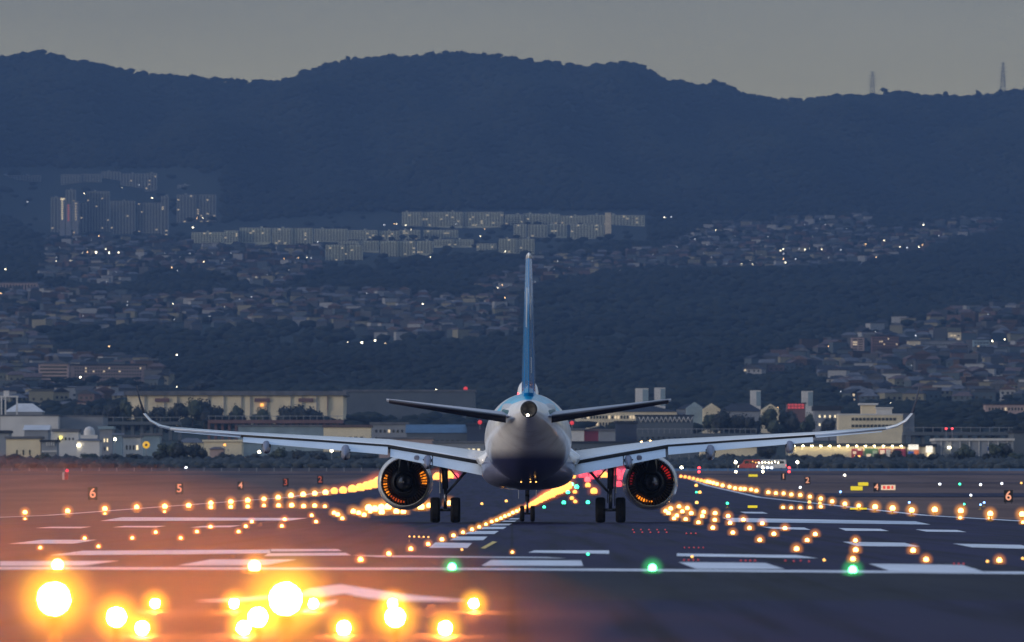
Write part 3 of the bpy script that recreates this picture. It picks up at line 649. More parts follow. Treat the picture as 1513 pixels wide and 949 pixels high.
    def sector(a0, a1, r0, r1, y, m, nm):
        q = MB(); k = 14; rings = []
        for i in range(k+1):
            a = R(a0+(a1-a0)*i/k); f = math.sin(math.pi*i/k)*.35+.65
            ra, rb = r0+(1-f)*.1, r1-(1-f)*.1
            rings.append([(ex+math.cos(a)*ra, y, ez+math.sin(a)*ra), (ex+math.cos(a)*rb, y, ez+math.sin(a)*rb), (ex+math.cos(a)*rb, y+.03, ez+math.sin(a)*rb), (ex+math.cos(a)*ra, y+.03, ez+math.sin(a)*ra)])
        q.loft(rings, sm=False); q.build(nm, m, nac)
    painted_glow = emit('duct_glow_orange', (1, .26, .015), 1.7, False); hn = painted_glow.node_tree
    if 'Noise Texture' not in hn.nodes:      # uneven painted glow, standing for runway lights seen through the vanes
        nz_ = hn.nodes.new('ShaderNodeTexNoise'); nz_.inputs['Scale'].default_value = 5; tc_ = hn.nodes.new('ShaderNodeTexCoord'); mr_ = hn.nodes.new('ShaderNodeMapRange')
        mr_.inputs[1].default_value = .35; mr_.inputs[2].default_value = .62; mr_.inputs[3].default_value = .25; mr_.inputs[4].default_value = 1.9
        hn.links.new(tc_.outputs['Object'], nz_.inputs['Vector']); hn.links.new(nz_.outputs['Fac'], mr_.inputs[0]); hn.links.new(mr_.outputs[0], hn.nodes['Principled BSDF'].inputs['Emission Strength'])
    painted_glow_red = emit('duct_glow_red', (1, .03, .03), .38, False); painted_glow_deep = emit('duct_glow_deep', (1, .12, .02), .5, False)
    MB().lathe([(.73, 5.2), (1.1, 5.2)], 40, 'y', (ex, 0, ez)).build('fan_face', M_black, nac)
    if s < 0:
        sector(158, 222, .84, 1.02, 4.95, painted_glow, 'painted_duct_glow'); sector(222, 268, .84, .98, 4.95, painted_glow_deep, 'painted_duct_glow'); sector(-4, 32, .76, 1.04, 4.95, painted_glow, 'painted_duct_glow')
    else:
        sector(225, 262, .8, .96, 4.95, painted_glow, 'painted_duct_glow'); sector(267, 276, .84, .94, 4.95, painted_glow, 'painted_duct_glow'); sector(12, 55, .82, 1.02, 4.95, painted_glow_red, 'painted_duct_glow'); sector(150, 190, .84, .96, 4.95, emit('duct_glow_faint', (1, .03, .08), .15, False), 'painted_duct_glow')
    # pylon
    q = MB(); q.loft([[(ex-.17, 5.6, ez+.9), (ex+.17, 5.6, ez+.9), (ex+.15, 6.2, 3.35), (ex-.15, 6.2, 3.35)], [(ex-.22, 3.0, ez+.55), (ex+.22, 3.0, ez+.55), (ex+.17, 3.0, 3.5), (ex-.17, 3.0, 3.5)],
                      [(ex-.24, 1.2, ez+.5), (ex+.24, 1.2, ez+.5), (ex+.24, .6, 3.3), (ex-.24, .6, 3.3)], [(ex-.12, -.2, ez+1.05), (ex+.12, -.2, ez+1.05), (ex+.12, -.7, 3.05), (ex-.12, -.7, 3.05)]], sm=False); q.build('pylon', M_dark, nac)
    q = MB(); q.loft([ering(y, 2.95, w, h, h*1.3, 14, .8, cx=ex+(.62 if s < 0 else -.62)) for y, w, h in ((1.2, .1, .1), (.2, .22, .2), (-1.0, .24, .22), (-2.0, .1, .1))]); q.build('aft_fairing', mat('fairing_grey', (.14, .15, .21)), nac)
    # tailplane
    mb = MB(); ST = ((.35, -13.6, 4.6, 4.66, .11, 0), (.9, -14.0, 4.2, 4.72, .11, 0), (6.22, -17.35, 1.5, 5.42, .10, 0))
    mb.loft([section(x, y, c*.72, z, t*1.2, .3) for x, y, c, z, t, i in ST]); mb.v = [(s*a, b_, c_) for a, b_, c_ in mb.v]
    tp = mb.build('tailplane', mat('tailplane_paint', (.30, .31, .37), .3, nscale=1, namt=.05), plane)
    mb = MB(); mb.loft([[(x, y-c*.74, z+.04), (x, y-c, z-.03*c/4), (x, y-c, z-.05*c/4-.02), (x, y-c*.74, z-.11*c/1.6-.03)] for x, y, c, z, t, i in ((1.0, -14.05, 4.15, 4.75, .09, 0), (6.1, -17.3, 1.55, 5.41, .09, 0))]); mb.v = [(s*a, b_, c_) for a, b_, c_ in mb.v]
    mb.build('elevator', mat('elevator_paint', (.02, .02, .035), .5, nscale=1), tp)
    q = MB(); q.loft([ering(y, 4.9, w, h, h, 16, .8, cx=s*x) for y, w, h, x in ((-13.6, .1, .2, 1.15), (-14.6, .2, .42, 1.0), (-16.2, .18, .4, .72), (-17.4, .05, .12, .55))]); q.build('tailplane_fairing', M_grey, tp)
    MB().loft([ering(y, 4.72, w, h, h, 16, 1, cx=s*x) for y, w, h, x in ((-14.2, .05, .1, 1.3), (-15.2, .07, .34, 1.13), (-16.6, .06, .28, .86), (-17.5, .03, .06, .66))]).build('seal_plate', mat('seal_plate_paint', (.03, .10, .12), .4), tp)
    # main gear
    gx = s*3.80
    g = MB(); g.tube((gx, 0, .62), (gx, .05, 1.7), .085, .085, 14); g.tube((gx, .05, 1.55), (gx+s*.05, .1, 3.05), .14, .15, 16); g.tube((gx-.34, 0, .585), (gx+.34, 0, .585), .07, .07, 12)
    gear = g.build('main_gear_leg', M_steel, plane)
    MB().tube((gx-s*.06, .05, 1.35), (gx-s*1.12, .15, 2.55), .055, .07, 10).build('side_brace', M_steel, gear)
    MB().tube((gx-s*.62, .12, 1.98), (gx-s*.1, .3, 2.6), .035, .035, 8).build('lock_stay', M_steel, gear)
    q = MB(); q.tube((gx, -.16, .75), (gx, -.36, 1.1), .035, .03, 8); q.tube((gx, -.36, 1.1), (gx, -.14, 1.5), .03, .035, 8); q.build('torque_link', M_steel, gear)
    q = MB(); q.tube((gx+s*.2, -.04, .75), (gx+s*.2, 0, 2.6), .02, .02, 6); q.tube((gx-.14, -.06, .9), (gx-.12, -.02, 2.5), .016, .016, 6); q.build('hydraulic_line', M_dark, gear)
    q = MB(); q.box(gx+s*.25-.02, gx+s*.25+.02, -.35, .55, 1.35, 3.0); q.build('gear_door', M_grey, gear)
    for wx in (-.465, .465):
        t = MB(); hw = .225
        t.lathe([(.26, -hw*.8), (.4, -hw*.95), (.52, -hw), (.565, -hw*.75), (.583, -hw*.45), (.585, -.06), (.575, -.05), (.575, -.04), (.585, -.03), (.585, .03), (.575, .04), (.575, .05), (.585, .06), (.583, hw*.45), (.565, hw*.75), (.52, hw), (.4, hw*.95), (.26, hw*.8)], 40, 'x', (gx+wx, 0, .585))
        ty = t.build('wheel', M_rubber, gear)
        MB().lathe([(.0001, -hw*.5), (.1, -hw*.6), (.2, -hw*.5), (.265, -hw*.82), (.265, hw*.82), (.2, hw*.5), (.1, hw*.6), (.0001, hw*.5)], 24, 'x', (gx+wx, 0, .585)).build('rim', M_steel, ty)
# fin and rudder
def fsec(z, yle, c, th, s0, s1):
    pts = []
    ss = [s0+(s1-s0)*q for q in SS]
    for q in ss: pts.append((naca(q)*th+.012, yle-c*q, z))
    for q in ss[::-1]: pts.append((-naca(q)*th-.012, yle-c*q, z))
    return pts
FST = [(5.5, -10.8, 7.6, .62), (6.3, -11.9, 6.7, .58), (9.0, -14.95, 4.6, .42), (11.55, -17.75, 2.75, .26)]
b = MB(); b.loft([fsec(*w, 0, .7) for w in FST]); fin = b.build('fin', M_blue, plane)
b = MB(); b.loft([fsec(z, y, c, t*1.02, .71, 1.0) for z, y, c, t in [(5.75, -11.15, 7.3, .6)]+FST[1:]]); b.build('rudder', M_blue, fin)
b = MB(); b.loft([fsec(11.555, -17.76, 2.74, .25, 0, 1), fsec(11.72, -18.0, 2.45, .22, 0, 1), fsec(11.8, -18.3, 2.0, .1, 0, 1)]); b.build('fin_tip', M_white, fin)
def fin_half(y, z):
    k = [[w[0] for w in FST], [w[1] for w in FST], [w[2] for w in FST], [w[3] for w in FST]]
    yl, c, th = (float(np.interp(z, k[0], k[i])) for i in (1, 2, 3)); q = min(max((yl-y)/c, 0), 1); return naca(q)*th+.02, yl, c
for sx, zz in ((-1, ((8.6, 10.3, .78, .83), )), (1, ((8.9, 9.6, .84, .88), (9.8, 10.7, .78, .83), (6.6, 7.3, .82, .86)))):
    for z0_, z1_, q0, q1 in zz:
        b = MB(); rings = []
        for i in range(9):
            z = z0_+(z1_-z0_)*i/8; _, yl, c = fin_half(-15, z); w = .35+.65*math.sin(math.pi*(i+.5)/9); qm = (q0+q1)/2; qa, qb = qm-(q1-q0)/2*w, qm+(q1-q0)/2*w
            ha, hb = fin_half(yl-c*qa, z)[0], fin_half(yl-c*qb, z)[0]
            rings.append([(sx*(ha-.02), yl-c*qa, z), (sx*(ha+.012), yl-c*qa, z), (sx*(hb+.012), yl-c*qb, z), (sx*(hb-.02), yl-c*qb, z)])
        b.loft(rings, sm=False); b.build('fin_emblem', M_white, fin)
# nose gear
g = MB(); g.tube((0, 12.64, .4), (0, 12.75, 1.1), .06, .06, 12); g.tube((0, 12.7, .95), (0, 12.9, 2.0), .1, .1, 14); g.tube((-.24, 12.64, .38), (.24, 12.64, .38), .045, .045, 10)
ng = g.build('nose_gear_leg', M_steel, plane)
MB().tube((0, 12.8, 1.2), (0, 14.2, 2.1), .05, .05, 8).build('drag_brace', M_steel, ng)
for sx in (-1, 1):
    MB().box(sx*.42-.015, sx*.42+.015, 11.8, 14.4, 1.1, 1.85).build('gear_door', M_grey, ng)
    hw = .11; MB().lathe([(.17, -hw*.8), (.3, -hw), (.36, -hw*.8), (.38, -hw*.4), (.38, hw*.4), (.36, hw*.8), (.3, hw), (.17, hw*.8)], 32, 'x', (sx*.25, 12.64, .38)).build('wheel', M_rubber, ng)
    MB().lathe([(.0001, -.05), (.17, -hw*.8), (.17, hw*.8), (.0001, .05)], 20, 'x', (sx*.25, 12.64, .38)).build('rim', M_steel, ng)
q = MB(); q.tube((-.1, 12.66, 1.25), (.1, 12.66, 1.25), .05, .05, 10); q.build('steering_collar', M_dark, ng)
# drain masts with amber glints painted on as emission, and outlets
for x, y in ((-.55, -4.6), (-.32, -5.6), (.1, -6.3), (.35, -6.6)):
    MB().lathe([(.0001, -.03), (.03, -.02), (.03, .02), (.0001, .03)], 8, o=(x, y-2, 1.86)).build('drain_mast_glint', emit('belly_glint', (1, .5, .12), 4, False), plane)
for x, y, z in ((-1.62, -9.3, 3.55), (-.6, -15.8, 4.18)):
    MB().box(x-.12, x+.12, y-.1, y+.1, z-.02, z+.02).build('outlet', M_black, plane)

# ------------------------------------------------------------------ signs on the field
def digit_mesh(ch, h, m):
    cu = bpy.data.curves.new('digit', 'FONT'); cu.body = ch; cu.size = h*1.35; cu.extrude = .02; cu.offset = .02*h; cu.align_x = 'CENTER'; cu.align_y = 'CENTER'; cu.resolution_u = 4
    o = bpy.data.objects.new('digit', cu); C.objects.link(o); dg = bpy.context.evaluated_depsgraph_get()
    me = bpy.data.meshes.new_from_object(o.evaluated_get(dg)); bpy.data.objects.remove(o); me.materials.clear(); me.materials.append(m); return me
M_digit = emit('sign_numeral_lit', (1, .42, .25), 1.0, False)
M_digitd = emit('sign_numeral_dim', (.9, .16, .08), .5, False)
def number_sign(ch, px, pyc, hpx, side, m=M_digit):
    pyb = pyc+hpx*.5+1.5; d = dfor(max(pyb, 697.5)); s = d/FP; h = hpx*s
    o = empty('distance_sign', (X(px, d), d, P(d)), {'6left': 'largest black board with glowing numeral 6 left of the runway', '5left': 'black board with glowing numeral 5 above the left edge lights', '4left': 'small board with glowing numeral 4 below the left wing', '3left': 'dim red numeral 3 board left of the left engine', '2left': 'faintest red numeral 2 board, nearest the left engine', '6right': 'black board with glowing numeral 6 at the right edge', '4right': 'board with numeral 4 beside the red and cream sign', '2right': 'black board with numeral 2 on the right field', '1right': 'smallest board with numeral 1 below the parked vans'}[ch+side], 'sign', None)
    MB().box(-h*.37, h*.37, 0, .12, h*.12, h*1.12).build('board', M_black, o)
    for sx in (-1, 1): MB().tube((sx*h*.25, .06, -.02), (sx*h*.25, .06, h*.13), .03).build('leg', M_dark, o)
    n = link('numeral', digit_mesh(ch, h*.78, m), o, (0, -.025, h*.62)); n.rotation_euler[0] = R(90)
number_sign('6', 137, 730, 19, 'left'); number_sign('5', 265, 722.5, 16, 'left'); number_sign('4', 355.5, 717.5, 12, 'left'); number_sign('3', 422, 713, 12, 'left', M_digitd); number_sign('2', 473, 709, 12, 'left', M_digitd)
number_sign('6', 1490, 734, 18, 'right'); number_sign('4', 1295, 720, 12, 'right'); number_sign('2', 1193, 710, 11, 'right'); number_sign('1', 1157.5, 704, 10, 'right')
def board_sign(x0, x1, y0, y1, m, label, stripes=None):
    d = dfor(y1+1); s = d/FP
    o = empty('taxi_sign', (X((x0+x1)/2, d), d, P(d)), label, 'sign'); w = (x1-x0)*s/2; h = (y1-y0)*s
    b = MB(); b.box(-w, w, 0, .2, .12, .12+h); b.build('sign_panel', m, o)
    MB().box(-w-.05, w+.05, .02, .24, .06, .11).build('frame', M_dark, o)
    for sx in (-.8, .8): MB().box(sx*w-.04, sx*w+.04, .05, .12, -.02, .1).build('leg', M_dark, o)
    if stripes:
        for a, bb, mm_ in stripes: MB().box(-w+2*w*a, -w+2*w*bb, -.02, -.003, .12+h*.2, .12+h*.8).build('sign_panel', mm_, o)
    return o
M_ysign = emit('sign_yellow_lit', (1, .78, .02), .85, False)
M_wsign = emit('sign_cream_lit', (1, .72, .5), .9, False); M_rsign = emit('sign_red_lit', (1, .06, .04), .9, False)
board_sign(1106, 1119.5, 701, 704.5, M_ysign, 'small yellow lit sign beyond the right runway edge, farthest of the yellow ones')
board_sign(1268, 1283, 713, 718, M_ysign, 'yellow lit sign, upper right of the overlapping pair on the right field')
board_sign(1257, 1274.5, 719, 725, M_ysign, 'yellow lit sign, lower left of the overlapping pair on the right field')
board_sign(1302, 1323, 717, 724.5, M_wsign, 'red and cream lit taxiway sign right of the numeral 4 board', [(.12, .3, M_rsign), (.4, .62, M_rsign), (.72, .85, M_rsign)])
board_sign(1105, 1119, 748.5, 752, M_ysign, 'low yellow lit sign on the asphalt inside the right runway edge')
board_sign(1256, 1281, 752, 754.5, M_ysign, 'wide low yellow lit sign at the right runway edge')
# red marker at left
d = dfor(709); s = d/FP; o = empty('marker_box', (X(96, d), d, P(d)), 'red and white marker post box with red lamp on the left grass', 'marker')
MB().box(-.45, -.1, 0, .5, 0, 1.35).build('panel', mat('marker_white', (.6, .5, .5), .6, nscale=2), o); MB().box(-.1, .55, 0, .5, 0, 1.2).build('panel', mat('marker_red', (.5, .03, .03), .6, nscale=2), o)
MB().lathe([(.0001, 1.3), (.3, 1.42), (.34, 1.6), (.2, 1.85), (.0001, 1.95)], 12, o=(.35, .2, 0)).build('lamp', emit('marker_lamp', (1, .03, .08), 1.3, False), o)
#PART2
# ------------------------------------------------------------------ buildings
B_cream = mat('cream_wall', (.74, .62, .42), .85, nscale=.15, namt=.15); B_pale = mat('pale_wall', (.62, .59, .56), .85, nscale=.15, namt=.15)
B_grey = mat('grey_wall', (.24, .25, .27), .85, nscale=.15, namt=.15); B_slate = mat('slate_wall', (.09, .105, .12), .85, nscale=.15, namt=.15)
B_pink = mat('pinkish_wall', (.40, .29, .26), .85, nscale=.15, namt=.15); B_brown = mat('reddish_brown_wall', (.16, .09, .085), .85, nscale=.15, namt=.2)
B_blue = mat('blue_roof', (.05, .12, .20), .6, nscale=.3); B_bgrey = mat('blue_grey_wall', (.22, .29, .33), .8, nscale=.2); B_red = mat('red_panel', (.42, .05, .07), .7, nscale=.2)
B_roof = mat('dark_roof', (.035, .038, .045), .85, nscale=.4, spec=.15); B_roof2 = mat('grey_roof', (.13, .13, .14), .8, nscale=.4, spec=.15); B_tile = mat('brown_tile_roof', (.10, .06, .05), .7, nscale=.4)
B_win = mat('dark_window', (.02, .025, .03), .15, spec=.7); B_lit = emit('lit_window', (1, .82, .5), 1.6, False); B_litd = emit('lit_window_dim', (1, .78, .5), 1.0, False)
B_navy = mat('navy_wall', (.03, .04, .07), .7, nscale=.2); B_olive = mat('slab_wall', (.60, .62, .50), .85, nscale=.05, namt=.1)
WC = {}
def unit_box(m):
    if m.name not in WC: WC[m.name] = MB().box(-.5, .5, -.5, .5, -.5, .5).mesh('pane', m)
    return WC[m.name]
def bld(name, px0, px1, yt, yb, d, wall, roof, label, depth=14, kind='flat', cat='building', wins=None, group=None, over=.4, rh=None):
    """a building whose front stands at distance d; wins = (columns, rows, margin x, margin z, fill, lit set, individual)"""
    x0, x1 = X(px0, d), X(px1, d); w = x1-x0; xc = (x0+x1)/2; z0 = min(T(x0, d), T(x1, d), T(xc, d+depth))-1.0
    zt = Zp(yt, d); zb = Zp(yb, d); z0 = min(z0, zb)
    o = empty(name, (xc, d, z0), label, cat, group); h = zt-z0
    if kind == 'gable': rh = rh or min(h*.35, w*.22)
    elif kind == 'hip': rh = rh or min(h*.3, w*.2)
    elif rh is None: rh = min(.9, h*.08)
    hw = h-rh
    MB().box(-w/2, w/2, 0, depth, 0, hw).build('wall', wall, o)
    r = MB()
    if kind == 'gable': r.gable(-w/2-over, w/2+over, -over, depth+over, hw+.02, h, 'x')
    elif kind == 'gablef': r.gable(-w/2-over, w/2+over, -over, depth+over, hw+.02, h, 'y')
    elif kind == 'hip': r.hip(-w/2-over, w/2+over, -over, depth+over, hw+.02, h)
    else: r.box(-w/2-over, w/2+over, -over, depth+over, hw+.02, h)
    r.build('roof', roof, o)
    if kind == 'gablef': pass
    if wins:
        nc, nr_, mx_, zlo, zhi, fill, lit, ind = wins
        cw = (w-2*mx_)/nc; rhh = (zhi-zlo)*hw/nr_; vis = []
        many = MB(); manyl = MB()
        for j in range(nr_):
            for i in range(nc):
                cx = -w/2+mx_+cw*(i+.5); cz = zlo*hw+rhh*(j+.5); ww, hh = cw*fill[0], rhh*fill[1]
                L = lit is True or (isinstance(lit, float) and random.random() < lit) or (isinstance(lit, (set, list)) and (i, j) in lit)
                if ind:
                    q = link('window', unit_box(B_lit if L else B_win), o, (cx, -.02, cz)); q.scale = (ww, .16, hh)
                else: (manyl if L else many).box(cx-ww/2, cx+ww/2, -.1, .06, cz-hh/2, cz+hh/2)
        if not ind:
            if many.v: tag(many.build('window_band', B_win, o), kind='stuff')
            if manyl.v: tag(manyl.build('lit_windows', B_litd, o), kind='stuff')
    return o
def loc_px(o, px, py, d):   # child position of a screen row on a facade at distance d
    return X(px, d)-o.location.x, Zp(py, d)-o.location.z
def wallpiece(o, name, m, px0, px1, yt, yb, d, y0=-.3, y1=-.03):
    a, zt = loc_px(o, px0, yt, d); b_, zb = loc_px(o, px1, yb, d)
    return MB().box(a, b_, y0, y1, zb, zt).build(name, m, o)

# cream hangar with bays
d = 2950
o = bld('warehouse', 188, 507, 578, 640, d, B_cream, B_roof2, 'long cream hangar wall with grey roof above the left wing', 60, wins=None, rh=1.6, over=1.2)
for px in (214, 243, 262, 308, 331, 357, 370, 395, 430, 447, 468, 484): wallpiece(o, 'column', B_grey, px-.5, px+.5, 585, 636, d, -.5, -.03)
for a, b_ in ((229, 250), (376, 399), (441, 463)): wallpiece(o, 'panel', B_brown, a, b_, 588.5, 594, d, -.6, -.03)
wallpiece(o, 'lamp', M_l_far, 385, 389.5, 596.5, 600.5, d, -1, -.62)
wallpiece(o, 'downpipe', B_brown, 483.4, 484.4, 586, 606, d, -.9, -.55)
bld('warehouse', 508, 702, 576, 640, 3080, B_slate, B_roof2, 'long dark slate hangar right of the cream hangar, behind the left tailplane', 70, rh=.8)
# viaduct of reddish arches
def viaduct(px0, px1, yt, yb, d, label, m, step=9, fence=True):
    x0, x1 = X(px0, d), X(px1, d); zt, zb = Zp(yt, d), Zp(yb, d); w = x1-x0
    o = empty('viaduct', ((x0+x1)/2, d, min(T(x0, d), zb)-1), label, 'viaduct'); z0 = o.location.z
    h = zt-z0; dk = (zt-zb)*.35
    MB().box(-w/2, w/2, 0, 9, h-dk-1.1, h-dk).build('deck', m, o)
    st = step*d/FP; n_ = int(w/st)
    for i in range(n_+1): q = link('pier', WCp(m), o, (-w/2+st*i+.3, 4.5, (h-dk-1.1)/2)); q.scale = (.35*st, 6, h-dk-1.12)
    if fence:
        for i in range(n_+1): q = link('mast', WCp(B_grey), o, (-w/2+st*i+.3, .3, h-dk/2)); q.scale = (.14, .14, dk)
        MB().box(-w/2, w/2, .2, .4, h-.3, h-.12).build('rail', B_grey, o)
    return o
def WCp(m):
    k = 'p'+m.name
    if k not in WC: WC[k] = MB().box(-.5, .5, -.5, .5, -.5, .5).mesh('pier', m)
    return WC[k]
viaduct(307, 507, 614, 633, 2560, 'low reddish brown viaduct with a row of short piers below the cream hangar', B_brown, 10)
viaduct(152, 266, 616, 636, 2640, 'dark viaduct with thin masts left of the left wingtip', B_slate, 14)
viaduct(940, 1118, 633, 655, 2520, 'long dark elevated track with thin rails behind the right wing', B_slate, 8)
viaduct(1335, 1497, 631, 652, 2520, 'elevated track with tall fence panels at the far right', B_slate, 14)
# left industrial cluster
bld('warehouse', 0, 86, 613, 650, 2500, B_pale, B_roof2, 'long pale flat wall building at the left edge', 30, rh=.5, over=.1)
bld('warehouse', 86.5, 152, 614, 650, 2510, B_grey, B_roof2, 'grey flat building joined to the right of the pale wall building', 30, rh=.5, over=.1)
bld('factory_building', -30, 13, 636, 680, 2150, B_grey, B_roof, 'grey block at the very left edge below the pale wall', 12)
bld('factory_building', 9, 60, 645, 676, 2060, B_cream, B_roof2, 'cream box building with flat roof, leftmost of the low industrial blocks', 12, wins=(3, 1, 2, .35, .7, (.25, .5), None, True))
o = bld('balcony_building', 61, 84, 650, 676, 2055, B_grey, B_roof, 'small grey building with white balcony rails beside the cream box building', 10)
for i in range(4): wallpiece(o, 'baluster', B_pale, 68.5+i*3.4, 70+i*3.4, 652, 659, 2055)
wallpiece(o, 'balcony', B_pale, 62, 84, 666, 668, 2055)
bld('factory_building', 36, 71, 628, 665, 2250, B_grey, B_pale, 'grey shed with pale roof behind the cream box building', 14, 'gable')
o = bld('factory_building', 78, 116, 634, 670, 2200, B_pale, B_roof2, 'pale two storey workshop with a yellow light on its wall', 12, wins=(5, 1, 1, .72, .85, (.4, .6), None, True))
wallpiece(o, 'lamp', emit('yellow_lamp', (1, .85, .2), 2.5, False), 88, 92, 644.5, 649, 2200, -.6, -.1)
o = bld('domed_building', 114, 147, 645, 672, 2150, B_pale, B_roof2, 'pale building with a round domed plant on its roof', 12, 'hip')
zz = Zp(645, 2150)-o.location.z
MB().lathe([(1.6, zz-1.5), (1.5, zz+1.5), (1.1, zz+2.4), (.0001, zz+2.8)], 20, o=(0, 5, 0)).build('dome', B_pale, o)
MB().box(-2.3, 2.3, 3, 7, zz-1.2, zz+.4).build('penthouse', B_pale, o)
wallpiece(o, 'lamp', M_town, 114, 118, 657, 659.5, 2150, -.6, -.1)
bld('workshop', 147, 166, 630, 668, 2230, B_grey, B_bgrey, 'narrow blue grey workshop right of the domed building', 10, wins=(2, 2, 1, .3, .8, (.4, .4), .3, True))
bld('workshop', 167, 181, 640, 668, 2180, B_bgrey, B_roof2, 'tiny blue grey shed with a bright yard light before it', 8, 'gable')
bld('workshop', 182, 208, 643, 668, 2160, B_pale, B_roof2, 'pale workshop with pinkish doors left of the round yellow sign', 10, wins=(4, 2, .5, .15, .8, (.5, .5), .25, True))
bld('workshop', 209, 236, 640, 668, 2200, B_bgrey, B_roof2, 'blue grey workshop behind the round yellow sign', 10)
o = empty('round_sign', (X(216, 2050), 2050, T(X(216, 2050), 2050)), 'round glowing yellow sign on a post among the left workshops', 'sign')
zz = Zp(657.5, 2050)-o.location.z
MB().lathe([(.0001, -.1), (.95, -.08), (.95, .08), (.0001, .1)], 20, 'y', (0, 0, zz)).build('sign_disc', emit('sign_yellow', (1, .55, .02), .9, False), o)
MB().lathe([(.0001, -.13), (.35, -.12), (.35, -.1), (.0001, -.1)], 16, 'y', (0, 0, zz)).build('sign_centre', B_brown, o)
MB().tube((0, .1, 0), (0, .1, zz), .1).build('post', B_grey, o)
bld('house', 263, 300, 647, 680, 2250, B_cream, B_roof2, 'cream gabled hall beneath the left wing', 14, 'hip')
bld('house', 301, 357, 650, 680, 2200, B_cream, B_cream, 'wide cream hall with one small window beneath the left wing', 16, wins=(3, 1, 3, .55, .7, (.12, .5), None, True))
bld('house', 310, 330, 660, 684, 2100, B_pink, B_tile, 'small pink house before the wide cream hall', 10, 'hip')
bld('warehouse', 358, 400, 652, 684, 2250, B_bgrey, B_roof2, 'blue grey shed beside the wide cream hall', 16)
bld('warehouse', 352, 480, 628, 652, 2420, B_bgrey, B_roof2, 'long blue grey shed just above the left wing', 16, rh=.5)
bld('warehouse', 478, 548, 628, 655, 2400, B_cream, B_tile, 'cream building with brown roof band above the left engine', 16, wins=(6, 1, 2, .5, .7, (.6, .6), None, True))
bld('warehouse', 548, 602, 624, 660, 2450, B_grey, B_roof2, 'hazy grey block above the left engine', 16, wins=(7, 3, 1, .1, .9, (.5, .4), .15, False))
o = bld('warehouse', 601, 690, 627, 668, 2350, B_slate, B_blue, 'long slate hall with blue roof left of the fuselage', 20, 'gable', rh=2.6, wins=(9, 1, 2, .5, .75, (.5, .6), .2, True))
bld('warehouse', 690, 716, 625, 660, 2340, B_navy, B_roof, 'dark navy block against the left side of the fuselage', 18)
bld('low_shop', 560, 640, 646, 680, 2250, B_pink, B_roof2, 'low pinkish shop row behind the left engine', 12, wins=(10, 1, 1, .3, .8, (.5, .7), .3, True))
bld('low_shop', 640, 716, 652, 684, 2200, B_grey, B_roof2, 'low grey shop row left of the fuselage', 12, wins=(9, 1, 1, .3, .8, (.5, .7), .2, True))
bld('house', 110, 133, 573, 582, 3900, B_cream, B_tile, 'small lit cream house above the left wingtip', 10, wins=(6, 1, 1, .2, .8, (.6, .7), True, False))
bld('house', 90, 111, 593, 602, 3500, B_cream, B_roof2, 'pale house with long low roof above the pale wall building', 10, 'gable')
bld('house', 114, 126, 594, 603, 3450, B_pink, B_tile, 'tiny warm lit house right of the long low roof', 9, wins=(3, 1, .5, .3, .8, (.5, .6), True, False))
o = bld('depot_building', 8, 62, 596, 615, 2700, B_grey, B_pale, 'curved roof depot beside the gantry frame at the left edge', 14, 'hip', rh=3)
o = empty('gantry_frame', (X(16, 2650), 2650, T(X(16, 2650), 2650)-1), 'pale open steel gantry frame at the left edge', 'gantry')
for px in (2, 8, 25): a, zt = loc_px(o, px, 587, 2650); MB().box(a-.25, a+.25, 0, .5, 0, zt).build('column', B_pale, o)
a, zt = loc_px(o, 0, 587, 2650); b_, _ = loc_px(o, 27, 587, 2650); MB().box(a, b_, -.02, .52, zt, zt+.45).build('beam', B_pale, o)
MB().box(loc_px(o, 5, 0, 2650)[0], loc_px(o, 13, 0, 2650)[0], .6, 3, zt-1, zt+2.2).build('hoist_cabin', B_pale, o)
# right industrial cluster
bld('terrace_building', 850, 1000, 600, 626, 2950, B_cream, B_roof, 'long beige terrace building under the right tailplane', 16, rh=2.2, kind='hip', wins=(30, 2, 2, .25, .9, (.6, .45), .12, False))
bld('terrace_building', 1001, 1046, 597, 622, 2960, B_grey, B_roof, 'dark roofed terrace right of the beige terrace', 16, 'hip', rh=2, wins=(8, 1, 2, .4, .9, (.5, .5), .1, False))
bld('hall', 1015, 1038, 594, 612, 2850, B_bgrey, B_bgrey, 'blue grey gabled hall above the right wing', 16, 'gablef', rh=2.2, over=.15)
bld('hall', 1039, 1064, 596, 614, 2840, B_cream, B_cream, 'cream gabled hall beside the blue grey one', 16, 'gablef', rh=2.2, over=.15)
bld('hall', 1126, 1152, 597, 612, 2840, B_cream, B_cream, 'cream gabled hall below the right white towers', 16, 'gablef', rh=2.2, over=.15)
bld('terrace_building', 1064, 1126, 596, 616, 2900, B_grey, B_roof, 'long dark roofed row with five street lamps before it', 16, 'hip', rh=3)
for a, b_, t_, l in ((939, 958, 574, 'leftmost'), (967, 983, 573, 'second'), (1109, 1124, 577, 'third'), (1185, 1201, 578, 'rightmost')):
    o = bld('tower', a, b_, t_, 604, 3000, B_pale, B_pale, l+' of the four white square towers rising above the low roofs', 5, rh=.6, over=.02)
    wallpiece(o, 'wall_panel', B_bgrey, (a+b_)/2+1, b_-.2, t_+1.5, 600, 3000, -.06, -.02)
    if l != 'second':
        x_, z_ = loc_px(o, a, 598, 3000); MB().gable(x_-4, x_-.02, 0, 4, z_-2, z_+.4, 'x').build('lean_to', B_pale, o)
o = bld('shop_building', 1163, 1190, 595, 606, 2900, B_brown, B_roof, 'red lit shop building with glowing panels below the rightmost tower', 12, rh=.5)
for i in range(5):
    for j in range(2): wallpiece(o, 'lit_panel', emit('red_sign', (1, .12, .14), .55, False), 1164+i*5, 1168+i*5, 596.5+j*4.3, 599.8+j*4.3, 2900, -.3, -.05)
